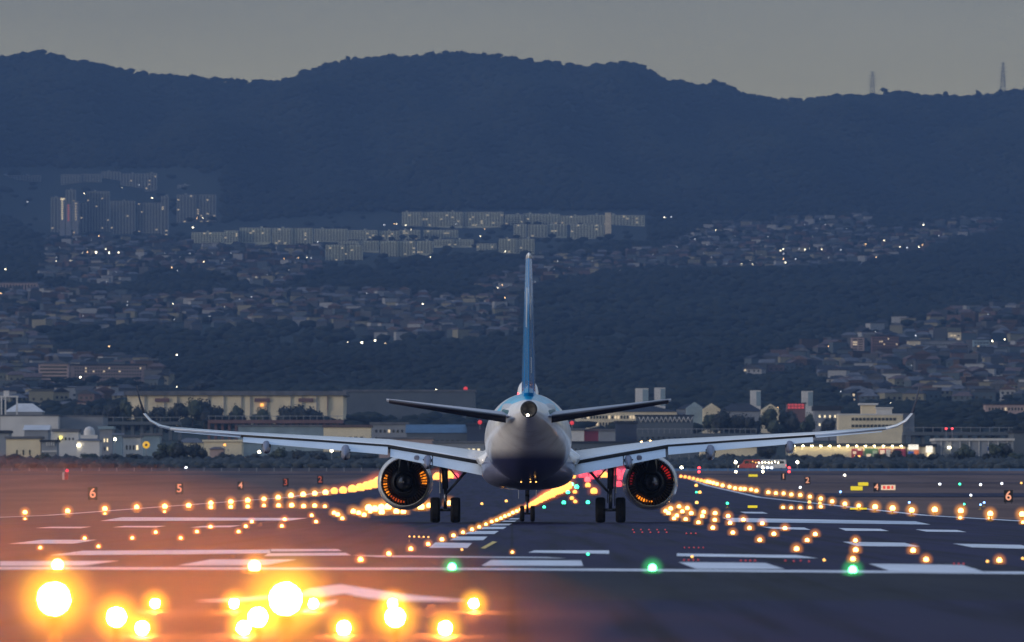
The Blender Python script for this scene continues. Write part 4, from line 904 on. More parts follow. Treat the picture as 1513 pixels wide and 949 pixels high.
bld('school_building', 1203, 1242, 600, 632, 2700, B_grey, B_roof, 'grey building with two rows of bright square windows', 14, rh=1.6, wins=(4, 2, 1, .45, .95, (.32, .3), True, True))
o = bld('office_building', 1239, 1334, 611.5, 645, 2600, B_cream, B_pale, 'cream office block with dark strip windows left of the right wingtip', 14, rh=.5, over=.1)
for py in (617.5, 627.5):
    for i in range(12): wallpiece(o, 'window', B_win, 1258+i*5.6, 1262.4+i*5.6, py, py+4, 2600, -.12, -.03)
bld('office_building', 1334.5, 1351, 611, 645, 2603, B_grey, B_roof2, 'grey end wing of the cream office block', 14, rh=.5, over=.1, wins=(1, 3, 2, .3, .9, (.3, .5), None, True))
o = bld('rooftop_building', 1273, 1294, 596, 612, 2625, B_cream, B_pale, 'cream rooftop block standing behind the office roof', 8, rh=.6, over=.8)
bld('rooftop_building', 1295, 1318, 602, 612, 2620, B_pale, B_pale, 'lower pale rooftop block right of the cream one', 8, rh=.4)
# lit supermarket wall
d = 2080
glowwall = B_cream
o = bld('supermarket', 1166, 1338, 655, 682, d, B_cream, B_roof, 'long cream wall lit by a row of lamps below the right wing', 26, rh=.9, over=.2)
for i in range(13):
    px = 1173+i*13.2
    lp = wallpiece(o, 'wall_lamp', emit('wall_lamp', (1, .86, .48), 34), px-1.2, px+1.2, 658.6, 659.8, d, -1.15, -.75)
    wallpiece(o, 'lamp_arm', B_roof, px-.3, px+.3, 657.6, 658.4, d, -1.1, 0)
bb = [(1258, 1274.5, B_red, [(1260, 1265, 667, 671, M_wsign), (1267, 1273, 663, 666, M_wsign), (1262, 1271, 673, 677, M_l_dim)], 'red and white billboard, leftmost on the lit wall'),
      (1277.5, 1297, mat('green_panel', (.12, .25, .12), .7), [(1280, 1287, 671, 677, M_wsign), (1289, 1296, 666, 677, mat('pale_green', (.5, .6, .4), .7))], 'green billboard with pale shapes, second on the lit wall'),
      (1298.5, 1317, B_red, [(1300, 1307, 665, 671, M_wsign), (1309, 1316, 664, 677, mat('pale_paint', (.7, .65, .6), .7))], 'red billboard with pale shapes, third on the lit wall'),
      (1321, 1338, mat('plum_panel', (.3, .04, .08), .7), [], 'dark plum red billboard, rightmost on the lit wall')]
for a, b_, m_, ps, l in bb:
    q = empty('billboard', (X((a+b_)/2, d), d-.6, Zp(679, d)-.5), l, 'billboard')
    def pc(nm, mt, a0, b0, t0, t1, y0, y1): 
        MB().box(X(a0, d)-q.location.x, X(b0, d)-q.location.x, y0, y1, Zp(t1, d)-q.location.z, Zp(t0, d)-q.location.z).build(nm, mt, q)
    pc('panel', m_, a, b_, 663, 678.5, 0, .2)
    for (a0, b0, t0, t1, mt) in ps: pc('poster_shape', mt, a0, b0, t0, t1, -.06, -.005)
    for xx in (a+1, b_-1): MB().box(X(xx, d)-q.location.x-.1, X(xx, d)-q.location.x+.1, .21, .35, T(X(xx, d), d)-q.location.z-.5, 1).build('leg', B_grey, q)
o = bld('supermarket', 1036, 1118, 656, 682, 2085, B_cream, B_roof, 'cream building partly hidden below the right wing', 20, rh=.9)
bld('shop_building', 1119, 1147, 660, 682, 2120, B_navy, B_roof, 'dark open shop bay between the two cream walls', 14, wins=(2, 1, 1, .1, .5, (.3, .5), .5, True))
o = bld('shop_building', 1340, 1382, 656, 682, 2080, B_cream, B_roof, 'brightly lit shop front with white signs right of the billboards', 14, rh=.8)
wallpiece(o, 'sign_panel', emit('sign_white', (1, .93, .8), 1.3, False), 1342, 1357, 657, 664.5, 2080, -.4, -.05)
wallpiece(o, 'sign_panel', emit('sign_blue', (.03, .12, .5), .6, False), 1342, 1350, 667, 674, 2080, -.4, -.05)
wallpiece(o, 'sign_panel', emit('sign_orange', (1, .25, .08), .7, False), 1350.5, 1357, 664.8, 671, 2080, -.4, -.05)
wallpiece(o, 'sign_panel', emit('sign_white', (1, .93, .8), 1.3, False), 1368, 1378, 659, 669, 2080, -.4, -.05)
wallpiece(o, 'lit_door', B_lit, 1370, 1376, 669.5, 678, 2080, -.3, -.05)
o = bld('warehouse', 1383, 1497, 648, 682, 2090, B_grey, B_pale, 'long grey warehouse with pale eaves at the right, behind dark trees', 24, rh=.6)
for i in range(8): wallpiece(o, 'pilaster', B_pale, 1390+i*14, 1391+i*14, 652, 680, 2090, -.3, -.03)
wallpiece(o, 'sign_panel', emit('sign_blue', (.03, .12, .5), .6, False), 1459, 1465, 660.5, 666, 2090, -.4, -.05)
wallpiece(o, 'wall_lamp', M_town, 1400.5, 1404.5, 660.5, 662.5, 2090, -.5, -.05)
bld('warehouse', 1498, 1570, 636, 682, 2150, B_slate, B_roof, 'slate warehouse at the right edge of the field', 24)
bld('workshop', 842, 863, 633, 662, 2400, B_pale, B_roof2, 'white block just right of the fuselage', 10)
bld('workshop', 863.5, 884, 634, 662, 2405, B_red, B_brown, 'red block beside the white one right of the fuselage', 10)
bld('workshop', 885, 909, 634, 664, 2450, B_grey, B_roof2, 'hazy grey block right of the red block', 10)
bld('workshop', 910, 941, 622, 660, 2420, B_navy, B_roof, 'dark navy block with flat roof right of the red block', 12)
bld('low_shop', 842, 1035, 652, 690, 2200, B_slate, B_roof, 'long dark low building row behind the right engine', 14, wins=(26, 1, 1, .55, .85, (.4, .5), .12, False))
o = bld('steel_frame', 940, 1024, 613, 640, 2700, B_slate, B_roof, 'dark shed behind pale zigzag steel framing under the right tailplane', 10, rh=.5)
for i in range(12):
    a, zt = loc_px(o, 944+i*6.6, 616, 2700); b_, zb = loc_px(o, 944+i*6.6+3.3, 624, 2700)
    MB().tube((a, -.4, zt), (b_, -.4, zb), .12, n=5).build('brace', B_pale, o)
    MB().tube((b_, -.4, zb), (2*b_-a, -.4, zt), .12, n=5).build('brace', B_pale, o)
bld('shop_building', 1456, 1540, 596, 607, 3200, B_pink, B_roof, 'long pinkish shop row with lit windows at the right edge', 14, rh=.6, wins=(16, 2, 1, .2, .95, (.55, .4), .4, False))
bld('shop_building', 1444, 1484, 570, 578, 4000, B_grey, B_roof, 'low roof with a dotted row of lit windows on the right slope', 12, rh=.8, wins=(10, 1, 1, .35, .85, (.35, .5), True, False))
bld('apartment_block', 57, 101, 536, 572, 4120, B_pink, B_roof2, 'striped pinkish apartment block with long balconies on the left', 12, rh=.8, wins=(1, 6, .8, .05, .95, (1.0, .5), None, True))
o = bld('apartment_block', 104, 215, 538, 572, 4160, mat('mauve_wall', (.20, .16, .16), .85), B_roof, 'long dim mauve apartment block right of the striped one', 12, rh=.8, wins=(26, 6, 2, .05, .95, (.5, .45), .07, False))
bld('apartment_block', 1258, 1277, 498, 520, 4900, B_pink, B_roof2, 'narrow pink apartment tower on the right slope', 10, rh=.5, wins=(2, 7, .6, .1, .95, (.8, .45), .05, False))
bld('apartment_block', 1288, 1328, 496, 520, 4950, B_brown, B_roof, 'wide reddish apartment block on the right slope', 10, rh=.5, wins=(12, 6, .6, .1, .95, (.6, .45), .08, False))
bld('apartment_block', 1341, 1360, 503, 520, 4900, B_cream, B_roof2, 'pale end block left of the long grey slope building', 10, rh=.5)
bld('apartment_block', 1361, 1424, 503, 519, 4960, B_grey, B_roof2, 'long grey building stepping along the right slope', 12, rh=.5, wins=(14, 3, 1, .15, .9, (.6, .4), .05, False))
bld('apartment_block', 1402, 1420, 490, 506, 5150, B_cream, B_roof2, 'cream block with warm lit end on the right slope', 10, rh=.5, wins=(3, 4, .5, .1, .9, (.6, .4), .3, False))
bld('apartment_block', 1438, 1462, 501, 518, 5000, B_bgrey, B_roof, 'blue grey block farthest right on the slope', 10, rh=.5, wins=(5, 4, .5, .1, .9, (.6, .4), .1, False))
bld('apartment_block', 1466, 1476, 555, 568, 4300, B_pale, B_pale, 'small pale stair tower on the lower right slope', 5, rh=.4)
bld('town_hall', -20, 55, 417, 438, 6500, B_pink, B_roof2, 'long pinkish block with vertical bays at the left edge', 14, rh=.8, wins=(16, 1, 1, .3, .95, (.5, .8), .0, False))
o = bld('warehouse', 57, 110, 478, 485, 5600, B_bgrey, B_blue, 'long low building with pale blue roof in the left town', 20, rh=1.2, over=.5)
bld('apartment_block', 185, 197, 472, 483, 5650, mat('khaki_wall', (.5, .5, .36), .8), B_pale, 'square khaki block shining out of the left town', 8, rh=.4)
bld('school_building', 800, 858, 391, 400, 7400, B_grey, B_roof2, 'long school building with pale roof right of the tail fin', 14, rh=1, wins=(18, 1, 2, .2, .8, (.5, .5), .05, False))
bld('apartment_block', 402, 438, 401, 418, 7150, B_bgrey, B_pale, 'grey green block with pale roof left of the wooded knoll', 14, rh=1)
# cream water tower
o = empty('water_tower', (X(604, 6400), 6400, T(X(604, 6400), 6400)-2), 'pale domed cylindrical tower above the middle town', 'tower')
zt = Zp(422.5, 6400)-o.location.z; rr_ = 5*6400/FP
MB().lathe([(rr_, 0), (rr_, zt-rr_*.9), (rr_*.85, zt-rr_*.4), (rr_*.5, zt-.3), (.0001, zt)], 24).build('shell', B_pale, o)
MB().lathe([(rr_*1.04, zt-rr_*1.3), (rr_*1.04, zt-rr_)], 24).build('cornice', B_grey, o)
# far housing estate slabs
def drow(yb):
    dl = np.arange(3000, 10500, 10.); rows = rowof(np.zeros_like(dl), dl); return float(dl[np.where(rows < yb)[0][0]])
def slab(px0, px1, yt, yb, d, label, lit=.05, m=B_olive, nc=None, nr_=6):
    """a long housing slab: stepped sections with balcony bands, window bays and roof boxes"""
    if yb > 320: d = drow(yb-1)-random.uniform(0, 20)
    x0, x1 = X(px0, d), X(px1, d); w = x1-x0; xc = (x0+x1)/2; z0 = min(T(x0, d), T(x1, d), Zp(yb, d))-2
    o = empty('apartment_slab', (xc, d, z0), label, 'apartment block'); h = Zp(yt, d)-z0; u = d/FP
    ns = max(1, int((px1-px0)/26)); sw = w/ns; band = MB(); win = MB(); winl = MB(); fh = 2.9*u
    for i in range(ns):
        a = -w/2+sw*i; dy = (i % 2)*2.2+random.uniform(0, .5); hh = h-random.choice((0, 0, .6, 1.6))*u*.8
        MB().box(a+.02, a+sw-.35*u, dy, dy+13, 0, hh).build('wall', m, o)
        MB().box(a-.1, a+sw-.3*u, dy-.3, dy+13.3, hh+.01, hh+.5).build('roof', B_roof2, o)
        if random.random() < .7:
            q = a+sw*random.uniform(.15, .7); MB().box(q, q+3.2*u, dy+3, dy+9, hh+.51, hh+.51+1.6*u).build('roof_box', m, o)
        nf = max(2, int((Zp(yt, d)-Zp(yb, d))/fh)); nb = max(2, int(sw/(4.2*u))); bw = (sw-.35*u)/nb
        for f in range(nf):
            z = hh-(f+.62)*fh
            for b_ in range(nb):
                c_ = a+bw*(b_+.5); (winl if random.random() < lit else win).box(c_-bw*.27, c_+bw*.27, dy-.12, dy+.02, z-fh*.22, z+fh*.26)
            band.box(a+.3, a+sw-.5*u, dy-1.1, dy-.14, z-fh*.44, z-fh*.26)
    tag(win.build('window_bays', B_win, o), kind='stuff'); tag(band.build('balcony_band', m, o), kind='stuff')
    if winl.v: tag(winl.build('lit_windows', B_litd, o), kind='stuff')
    return o
far = [(594, 744, 313.5, 336, 9500, 10), (746, 828, 316, 334, 9480, 8), (829, 868, 319, 336, 9460, 7), (868, 953, 318, 334, 9450, 7)]
row = [(a[0], slab(a[0], a[1], a[2], a[3], a[4], '', nr_=a[5])) for a in far]; label_row(row, 'the long pale apartment slabs in the topmost row below the mountain')
row = [(a, slab(a, b_, t, y, 9000, '')) for a, b_, t, y in ((283, 330, 343, 362), (331, 352, 341, 360), (354, 400, 337, 360), (402, 462, 336, 360), (464, 514, 338, 357), (515, 558, 340, 355), (560, 621, 340, 355), (626, 677, 340, 354), (759, 778, 331, 352), (780, 838, 331, 351), (843, 893, 331, 353))]
label_row(row, 'the apartment slabs in the second row of the hillside estate')
row = [(a, slab(a, b_, t, y, 8500, '', nr_=n_)) for a, b_, t, y, n_ in ((481, 536, 362, 390, 6), (500, 560, 356, 372, 4), (562, 614, 355, 380, 6), (616, 640, 356, 376, 5), (641, 700, 354, 364, 3), (704, 734, 359, 368, 3), (737, 790, 353, 376, 5))]
label_row(row, 'the stepped apartment blocks in the lowest row of the hillside estate')
bld('apartment_tower', 894, 903, 314.5, 350, drow(348), B_cream, B_cream, 'slim cream tower standing at the right end of the estate', 8, rh=.5, over=.02)
row = []
for a, b_, t, y, dd, l in ((75, 96, 292, 345, 9300, .02), (97, 112, 281, 345, 9400, .03), (113, 128, 300, 345, 9250, .03), (90, 150, 257, 300, 9900, .01), (128, 162, 283, 345, 9500, .02), (150, 178, 254, 300, 9950, .01), (163, 200, 296, 350, 9350, .03),
                       (178, 214, 257, 300, 9900, .02), (214, 232, 256, 300, 9850, .08), (203, 238, 300, 350, 9200, .02), (238, 249, 290, 350, 9300, .12), (261, 319, 288, 335, 9400, .10), (262, 285, 273, 300, 9800, .04), (0, 60, 258, 285, 10000, .01)):
    row.append((a, slab(a, b_, t, y, dd, '', l, m=mat('dim_tower_wall', (.30, .33, .34), .85), nr_=int((y-t)/3.4))))
label_row(row, 'the dim tall apartment towers clustered at the upper left')
for px, m_, t0, t1, nn in ((92, B_lit, 295, 326, 10), (101, emit('lit_red', (1, .2, .15), .8, False), 303, 328, 8), (112, B_litd, 300, 328, 7)):
    dd = drow(350); o = bld('stair_tower', px-4, px+4, t0-3, 345, dd, B_grey, B_roof, {92: 'thin tower with a column of bright warm stair lights at the upper left', 101: 'thin tower with a column of red lights beside the warm one', 112: 'thin tower with faint lights right of the red lit one'}[px], 6, rh=.4, over=.02)
    for i in range(nn): wallpiece(o, 'window', m_, px-1.2, px+1.2, t0+i*(t1-t0)/nn, t0+i*(t1-t0)/nn+1.4, dd, -.3, -.03)
    if px == 92: wallpiece(o, 'lit_sign', B_lit, px-2.5, px+3.9, 293, 295, dd, -.3, -.03)

# ------------------------------------------------------------------ the town on the slopes
def inpoly(x, y, poly):
    c = np.zeros(np.shape(x), bool); n_ = len(poly)
    for i in range(n_):
        x0, y0 = poly[i]; x1, y1 = poly[(i+1) % n_]
        cond = ((y0 > y) != (y1 > y)) & (x < (x1-x0)*(y-y0)/((y1-y0) or 1e-9)+x0); c ^= cond
    return c
ZONES = {
 'upper left town': [(70, 352), (300, 362), (480, 362), (480, 400), (400, 432), (320, 408), (230, 402), (170, 430), (60, 412), (70, 375)],
 'middle left town': [(0, 440), (60, 430), (210, 446), (330, 440), (410, 436), (560, 436), (700, 446), (760, 440), (760, 500), (690, 505), (560, 503), (420, 480), (330, 490), (60, 490), (-100, 495), (-100, 440)],
 'lower left town': [(-200, 490), (55, 496), (70, 530), (230, 545), (250, 570), (180, 600), (0, 605), (-200, 605)],
 'town around the tail fin': [(700, 430), (790, 392), (800, 382), (900, 378), (1000, 372), (1010, 398), (900, 404), (790, 425), (760, 440)],
 'upper right town': [(980, 372), (1030, 348), (1060, 335), (1150, 328), (1280, 322), (1292, 345), (1340, 345), (1400, 330), (1480, 328), (1475, 342), (1400, 362), (1320, 384), (1200, 400), (1000, 404)],
 'estate': [(280, 334), (600, 312), (960, 312), (960, 358), (840, 366), (790, 385), (740, 380), (620, 384), (540, 398), (478, 398), (470, 366), (280, 368)],
 'tower cluster': [(-20, 250), (330, 250), (330, 356), (60, 356), (-20, 300)],
 'right hillside': [(1085, 556), (1110, 545), (1180, 522), (1240, 510), (1290, 490), (1350, 480), (1420, 465), (1520, 455), (1700, 440), (1700, 600), (1240, 602), (1225, 575), (1200, 545), (1130, 560)],
}
def zone_of(px, py):
    z = np.full(px.shape, -1)
    for i, (k, pl) in enumerate(ZONES.items()): z = np.where(inpoly(px, py, pl), i, z)
    return z
walls = [('grey', (.12, .125, .13)), ('cream', (.30, .28, .20)), ('white', (.42, .42, .42)), ('brown', (.09, .065, .05)), ('pinkish', (.17, .12, .115)), ('blue grey', (.11, .14, .16)), ('grey', (.12, .125, .13)), ('blue grey', (.11, .14, .16))]
roofs = [('dark', B_roof), ('grey', mat('house_grey_roof', (.075, .077, .085), .9, spec=.1)), ('grey', B_roof2), ('brown tiled', B_tile)]
HV = []
for wn, wc in walls:
    wm = mat('house_'+wn.replace(' ', '_'), tuple(q*.8 for q in wc), .9, spec=.1)
    for rn, rm in roofs:
        for form in ('gable', 'hip', 'flat'):
            w, dp, h = random.uniform(7, 10), random.uniform(6, 9), random.uniform(4.5, 6.5)
            if form == 'flat': w *= 1.2; h *= 1.25
            wl = MB().box(-w/2, w/2, -dp/2, dp/2, -2.5, h)
            rf = MB()
            if form == 'gable': rf.gable(-w/2-.5, w/2+.5, -dp/2-.5, dp/2+.5, h+.02, h+2.1, random.choice('xy'))
            elif form == 'hip': rf.hip(-w/2-.5, w/2+.5, -dp/2-.5, dp/2+.5, h+.02, h+1.9)
            else: rf.box(-w/2-.15, w/2+.15, -dp/2-.15, dp/2+.15, h+.02, h+.4)
            wi = MB()
            for zz in (1.0, 3.4):
                for xx in (-.3, .02, .3): wi.box(w*xx-.55, w*xx+.55, -dp/2-.05, -dp/2+.05, zz, zz+1.1)
            HV.append((wn, rn, form, wl, rf, wl.mesh('wall', wm), rf.mesh('roof', rm), wi.mesh('window', B_win), wi.mesh('window', B_litd), wm, rm))
cand = []
tries = rng.random((60000, 2)); dcan = 3450+(9600-3450)*tries[:, 1]**.8; pxc = -60+1640*tries[:, 0]; xc_ = (pxc-HX)/FP*dcan; pyc = rowof(xc_, dcan)
zc = zone_of(pxc, pyc)
occ = {}
for i in np.where((zc >= 0) & (zc != list(ZONES).index('estate')) & (zc != list(ZONES).index('tower cluster')))[0]:
    d, x = dcan[i], xc_[i]; s = 12.5; k = (int(x//s), int(d//(s*2.2)))
    if k in occ: continue
    occ[k] = 1; cand.append((d, x, pxc[i], pyc[i], int(zc[i])))
cand.sort()
dens = {}
keep = []
for c in cand:     # thin the town to the density seen in the photograph
    kk = (int(c[2]//13), int(c[3]//6.0))
    if (50 < c[2] < 220 and 560 < c[3] < 588) or (1252 < c[2] < 1335 and 516 < c[3] < 532): continue
    if dens.get(kk, 0) >= 1 or random.random() < (.45 if c[4] == list(ZONES).index('right hillside') else .22): continue
    dens[kk] = dens.get(kk, 0)+1; keep.append(c)
zn = list(ZONES); groups = {}; stuff = {}
for i, (d, x, px, py, z) in enumerate(keep):
    v = HV[random.randrange(len(HV))]; rz = random.uniform(-.5, .5); zz = T(x, d)
    if i < 290:
        o = empty('house', (x, d, zz), None, 'house', 'houses on the town slopes', rz)
        link('wall', v[5], o); link('roof', v[6], o); link('window', v[8] if random.random() < .06 else v[7], o)
        groups.setdefault((v[0], v[1], v[2], zn[z]), []).append((px, o))
    else:
        for q, m_ in ((v[3], v[9]), (v[4], v[10])):
            if m_.name not in stuff: stuff[m_.name] = (MB(), m_)
            c_, s_ = math.cos(rz), math.sin(rz)
            stuff[m_.name][0].add([(a*c_-b_*s_+x, a*s_+b_*c_+d, e+zz) for a, b_, e in q.v], q.f)
for (wn, rn, fm, z), its in groups.items():
    label_row(its, f'{wn} {rn}-roofed {fm} houses, {z}')
big = MB(); mats_ = []
for k, (q, m_) in stuff.items():
    big.add(q.v, q.f, len(mats_)); mats_.append(m_)
me = bpy.data.meshes.new('far_houses'); me.from_pydata(big.v, [], big.f)
for m_ in mats_: me.materials.append(m_)
me.polygons.foreach_set('material_index', big.mi); me.update()
tag(link('far_houses', me), 'dim distant houses crowding the hillside town', 'houses', kind='stuff')
# street lamps of the town
lm_bulb = {}
def town_lamp(px, py, spx, m, grp):
    # find the distance at which the slope shows on this row
    dl = np.arange(1900, 11400, 25.); rows = rowof((px-HX)/FP*dl, dl); hit = np.where(rows < py+10)[0]
    d = float(dl[hit[0]]) if len(hit) else 9000.; x = X(px, d); z = T(x, d); h = max(Zp(py, d)-z, 2.5); r = max(spx*d/FP, .12)
    o = empty('street_lamp', (x, d-10, z-.3), None, 'street lamp', grp)
    k = (round(r, 1), m.name)
    if k not in lm_bulb:
        rr = max(round(r, 1), .15); lm_bulb[k] = MB().lathe([(.0001, -rr), (rr*.7, -rr*.7), (rr, 0), (rr*.7, rr*.7), (.0001, rr)], 8).mesh('lamp', m)
    link('lamp', lm_bulb[k], o, (0, 0, h+.3))
    p = link('pole', WCp(B_grey), o, (0, .25, h/2+.15)); p.scale = (.14, .14, h+.3)
    return o
TL = {'upper left': [], 'left': [], 'middle': [], 'upper right': [], 'right': []}
def tz(px, py): return ('upper left' if py < 400 else 'left') if px < 420 else ('middle' if px < 1000 else ('upper right' if py < 420 else 'right'))
pts = []
for l, f in (([(5, 296, 1), (430, 234, 1), (935, 268, 1.3), (585, 360, 1.1), (450, 472, .8), (735, 438, 1), (540, 552, .9), (418, 676, .8), (452, 672, .9), (518, 674, 2), (590, 650, 1), (615, 676, 1.4), (684, 675, 1.2), (330, 738, 1.2), (220, 736, .9), (1238, 488, 1.6), (1320, 742, 1), (1080, 786, .9),
                (1218, 292, 1), (1312, 375, .9), (1268, 418, .8), (1310, 418, .8), (1362, 393, .8), (1180, 313, 1), (1390, 313, 1), (1145, 252, 1), (1280, 252, 1.2), (1395, 250, .8), (710, 190, .8), (837, 170, .8), (352, 528, .7)], lambda a, b_: (40+a/5.043, 240+b_/5.043)),
             ([(34, 70, 1.2), (398, 23, 1), (962, 60, 1), (1141, 27, 1), (1437, 117, .8), (1431, 188, 1), (634, 204, .9), (257, 349, 1.7), (614, 501, 1.1), (970, 263, 1), (1230, 233, .8), (1257, 279, .7), (105, 412, .7), (523, 636, 1), (455, 673, 1.6), (402, 657, .8), (770, 655, 1.4), (992, 726, 1), (658, 763, 1.3), (10, 203, 1), (58, 203, 1.2), (104, 201, 1.2), (992, 549, 1.4), (50, 688, 1)], lambda a, b_: (a/3.7825, 380+b_/3.7825)),
             ([(432, 477, .8), (511, 480, 2), (585, 468, 1.9), (642, 484, .7), (1294, 159, 1), (1268, 174, .8), (1310, 229, 1), (893, 4, 1), (75, 10, .8), (155, 6, .8), (205, 4, .8), (228, 7, .8), (785, 262, .9), (850, 264, 1.2), (925, 745, 1.8), (1038, 748, 1.9)], lambda a, b_: (400+a/3.7825, 380+b_/3.7825)),
             ([(50, 293, .8), (545, 168, 1), (620, 158, .9), (638, 158, .9), (705, 168, 1), (745, 202, 1), (888, 407, 1), (1260, 250, .8), (1445, 364, 1), (1290, 125, .8), (1078, 160, .7), (1292, 197, .7)], lambda a, b_: (460+a/5.043, 300+b_/5.043)),
             ([(4, 63, 1), (34, 61, 1.1), (57, 190, .8), (136, 157, .8), (224, 118, .9), (335, 265, 1), (383, 265, 1), (482, 197, 1), (515, 200, 1.2), (503, 207, 1), (516, 220, 1), (516, 242, .9), (524, 258, 1), (583, 199, 1), (575, 220, 1), (568, 243, 1), (607, 203, 1.2), (628, 197, 1), (679, 200, 1), (678, 249, 1), (761, 203, 1), (868, 179, 1.2), (948, 162, 1.2), (1015, 190, 1), (1047, 194, 1.2), (1097, 190, 1.2), (1116, 96, 1.2), (913, 234, .8), (1112, 182, .8), (1118, 88, .6)], lambda a, b_: (980+a/2.91, 300+b_/2.91)),
             ([(443, 268, 1), (605, 241, 1.2), (620, 238, 1.2), (777, 239, 1.3), (820, 236, .8), (975, 188, 1), (925, 208, 1.1), (925, 225, 1.1), (925, 192, .9), (1352, 215, 1.4), (1413, 207, 1.1), (1390, 234, .8), (1213, 372, 2.4), (1307, 338, 1), (1510, 450, 1.2), (850, 522, 1.3), (66, 562, 1.2), (100, 562, 1.1), (139, 563, 1.2), (178, 563, 1.1), (323, 563, 1.1), (27, 540, 1.3), (5, 538, 1.3), (294, 545, 1.1), (545, 240, .7)], lambda a, b_: (1060+a/3.34, 440+b_/3.34))):
    for a, b_, s in l: px, py = f(a, b_); pts.append((px, py, s))
for (k0, n_) in (('right hillside', 14), ('upper right town', 22), ('middle left town', 26), ('upper left town', 22), ('lower left town', 10), ('town around the tail fin', 10)):
    zi = zn.index(k0); sel = [c for c in keep if c[4] == zi]; random.shuffle(sel)
    for c in sel[:n_]: pts.append((c[2], c[3]-3, .55))
for px, py, s in pts:
    m_ = random.choice([M_town, M_town, M_town2, M_townd]) if s < 1.3 else M_town
    if s < .7: m_ = M_townd
    TL[tz(px, py)].append((px, town_lamp(px, py, s*.62, m_, 'street lamps of the hillside town')))
for k, its in TL.items():
    its.sort(key=lambda a: a[0]); n_ = len(its); j = 0
    while its:                                         # runs of up to twenty, told apart by size of dot and place
        part, its = its[:40], its[40:]
        nm = ['', ' farther right', ' farthest right'][j]; j += 1
        label_row(part, f'the tiny street lamps, {k} town{nm}')
# red obstruction lamps on the hangar roof
row = []
for px, py, dd in ((688, 575, 3078), (710, 624, 2338), (1225, 560, 3000)):
    pass
for px, py, dd, l in ((688, 574.5, 3080, 'red warning lamp on the slate hangar roof'), (709, 624, 2338, 'red warning lamp on the navy block beside the fuselage'), (845, 625, 2402, 'red warning lamp on the white block right of the fuselage')):
    r = 3.2*dd/FP; o = empty('warning_lamp', (X(px, dd), dd+.5, Zp(py, dd)), l, 'warning lamp')
    MB().lathe([(.0001, -r), (r*.7, -r*.7), (r, 0), (r*.7, r*.7), (.0001, r)], 10).build('lamp', emit('warning_red', (1, .05, .06), .9, False), o)
    MB().box(-.1, .1, -.1, .1, -r-1.5, -r*.8).build('stem', B_grey, o)
for px, dd in ((1398, 2515), (1407, 2515)):
    r = 2*dd/FP; o = empty('signal_lamp', (X(px, dd), dd, Zp(633.5, dd)), ('left' if px < 1400 else 'right')+' one of the red signal lamps on the elevated track', 'signal lamp')
    MB().lathe([(.0001, -r*.7), (r, 0), (.0001, r*.7)], 8).build('lamp', M_l_red, o); MB().box(-.08, .08, 0, .2, -4, -r*.6).build('post', B_grey, o)

# ------------------------------------------------------------------ forests on the hills
def crowns(n_, dlo, dhi, size, dens_pow=1.0, pxlo=-250, pxhi=1760, ridge=False):
    dd = dlo+(dhi-dlo)*rng.random(n_)**dens_pow; px = pxlo+(pxhi-pxlo)*rng.random(n_); x = (px-HX)/FP*dd; py = rowof(x, dd); z = zone_of(px, py)
    bz = (z == list(ZONES).index('estate')) | (z == list(ZONES).index('tower cluster')); p_keep = np.where(bz, .03, np.where(z >= 0, .34, 1.0)); ok = rng.random(n_) < p_keep
    x, dd = x[ok], dd[ok]; return x, dd, size*(.65+.7*rng.random(len(x)))
xs, dd_, ss = [], [], []
for a in (crowns(16000, 2750, 5200, 6, .7), crowns(27000, 5200, 9300, 9, .8), crowns(30000, 9300, 11350, 12, .8), crowns(2600, 11350, 11560, 11, 1.0)):
    xs.append(a[0]); dd_.append(a[1]); ss.append(a[2])
xs = np.concatenate(xs); dd_ = np.concatenate(dd_); ss = np.concatenate(ss)
ib = bmesh.new(); bmesh.ops.create_icosphere(ib, subdivisions=1, radius=1.0)
iv0 = np.array([v.co[:] for v in ib.verts]); if0 = np.array([[v.index for v in f.verts] for f in ib.faces]); ib.free()
ib = bmesh.new(); bmesh.ops.create_icosphere(ib, subdivisions=2, radius=1.0)
iv1 = np.array([v.co[:] for v in ib.verts]); if1 = np.array([[v.index for v in f.verts] for f in ib.faces]); ib.free()
def blob_cloud(name, x, y, z, s, iv, fc, m, jit=.35, flat=.8, shade_var=True):
    n_ = len(x); nv = len(iv)
    V = iv[None]*(1+jit*(rng.random((n_, nv, 1))-.5)*2)*s[:, None, None]*np.array([1, 1, flat])
    V = V+np.stack([x, y, z], -1)[:, None]; F_ = fc[None]+(np.arange(n_)*nv)[:, None, None]
    me = bpy.data.meshes.new(name); V = V.reshape(-1, 3); F_ = F_.reshape(-1, 3)
    me.vertices.add(len(V)); me.vertices.foreach_set('co', V.astype(np.float32).ravel())
    me.loops.add(F_.size); me.loops.foreach_set('vertex_index', F_.astype(np.int32).ravel())
    me.polygons.add(len(F_)); me.polygons.foreach_set('loop_start', np.arange(0, F_.size, 3, dtype=np.int32)); me.polygons.foreach_set('loop_total', np.full(len(F_), 3, np.int32))
    me.polygons.foreach_set('use_smooth', np.ones(len(F_), bool)); me.update(calc_edges=True); me.materials.append(m); return link(name, me)
zs = terr(xs, dd_)+ss*.30
tag(blob_cloud('forest', xs, dd_, zs, ss*.55, iv0, if0, M_forest, flat=.48), 'dense dark forest covering the mountain and hills', 'forest', kind='stuff')
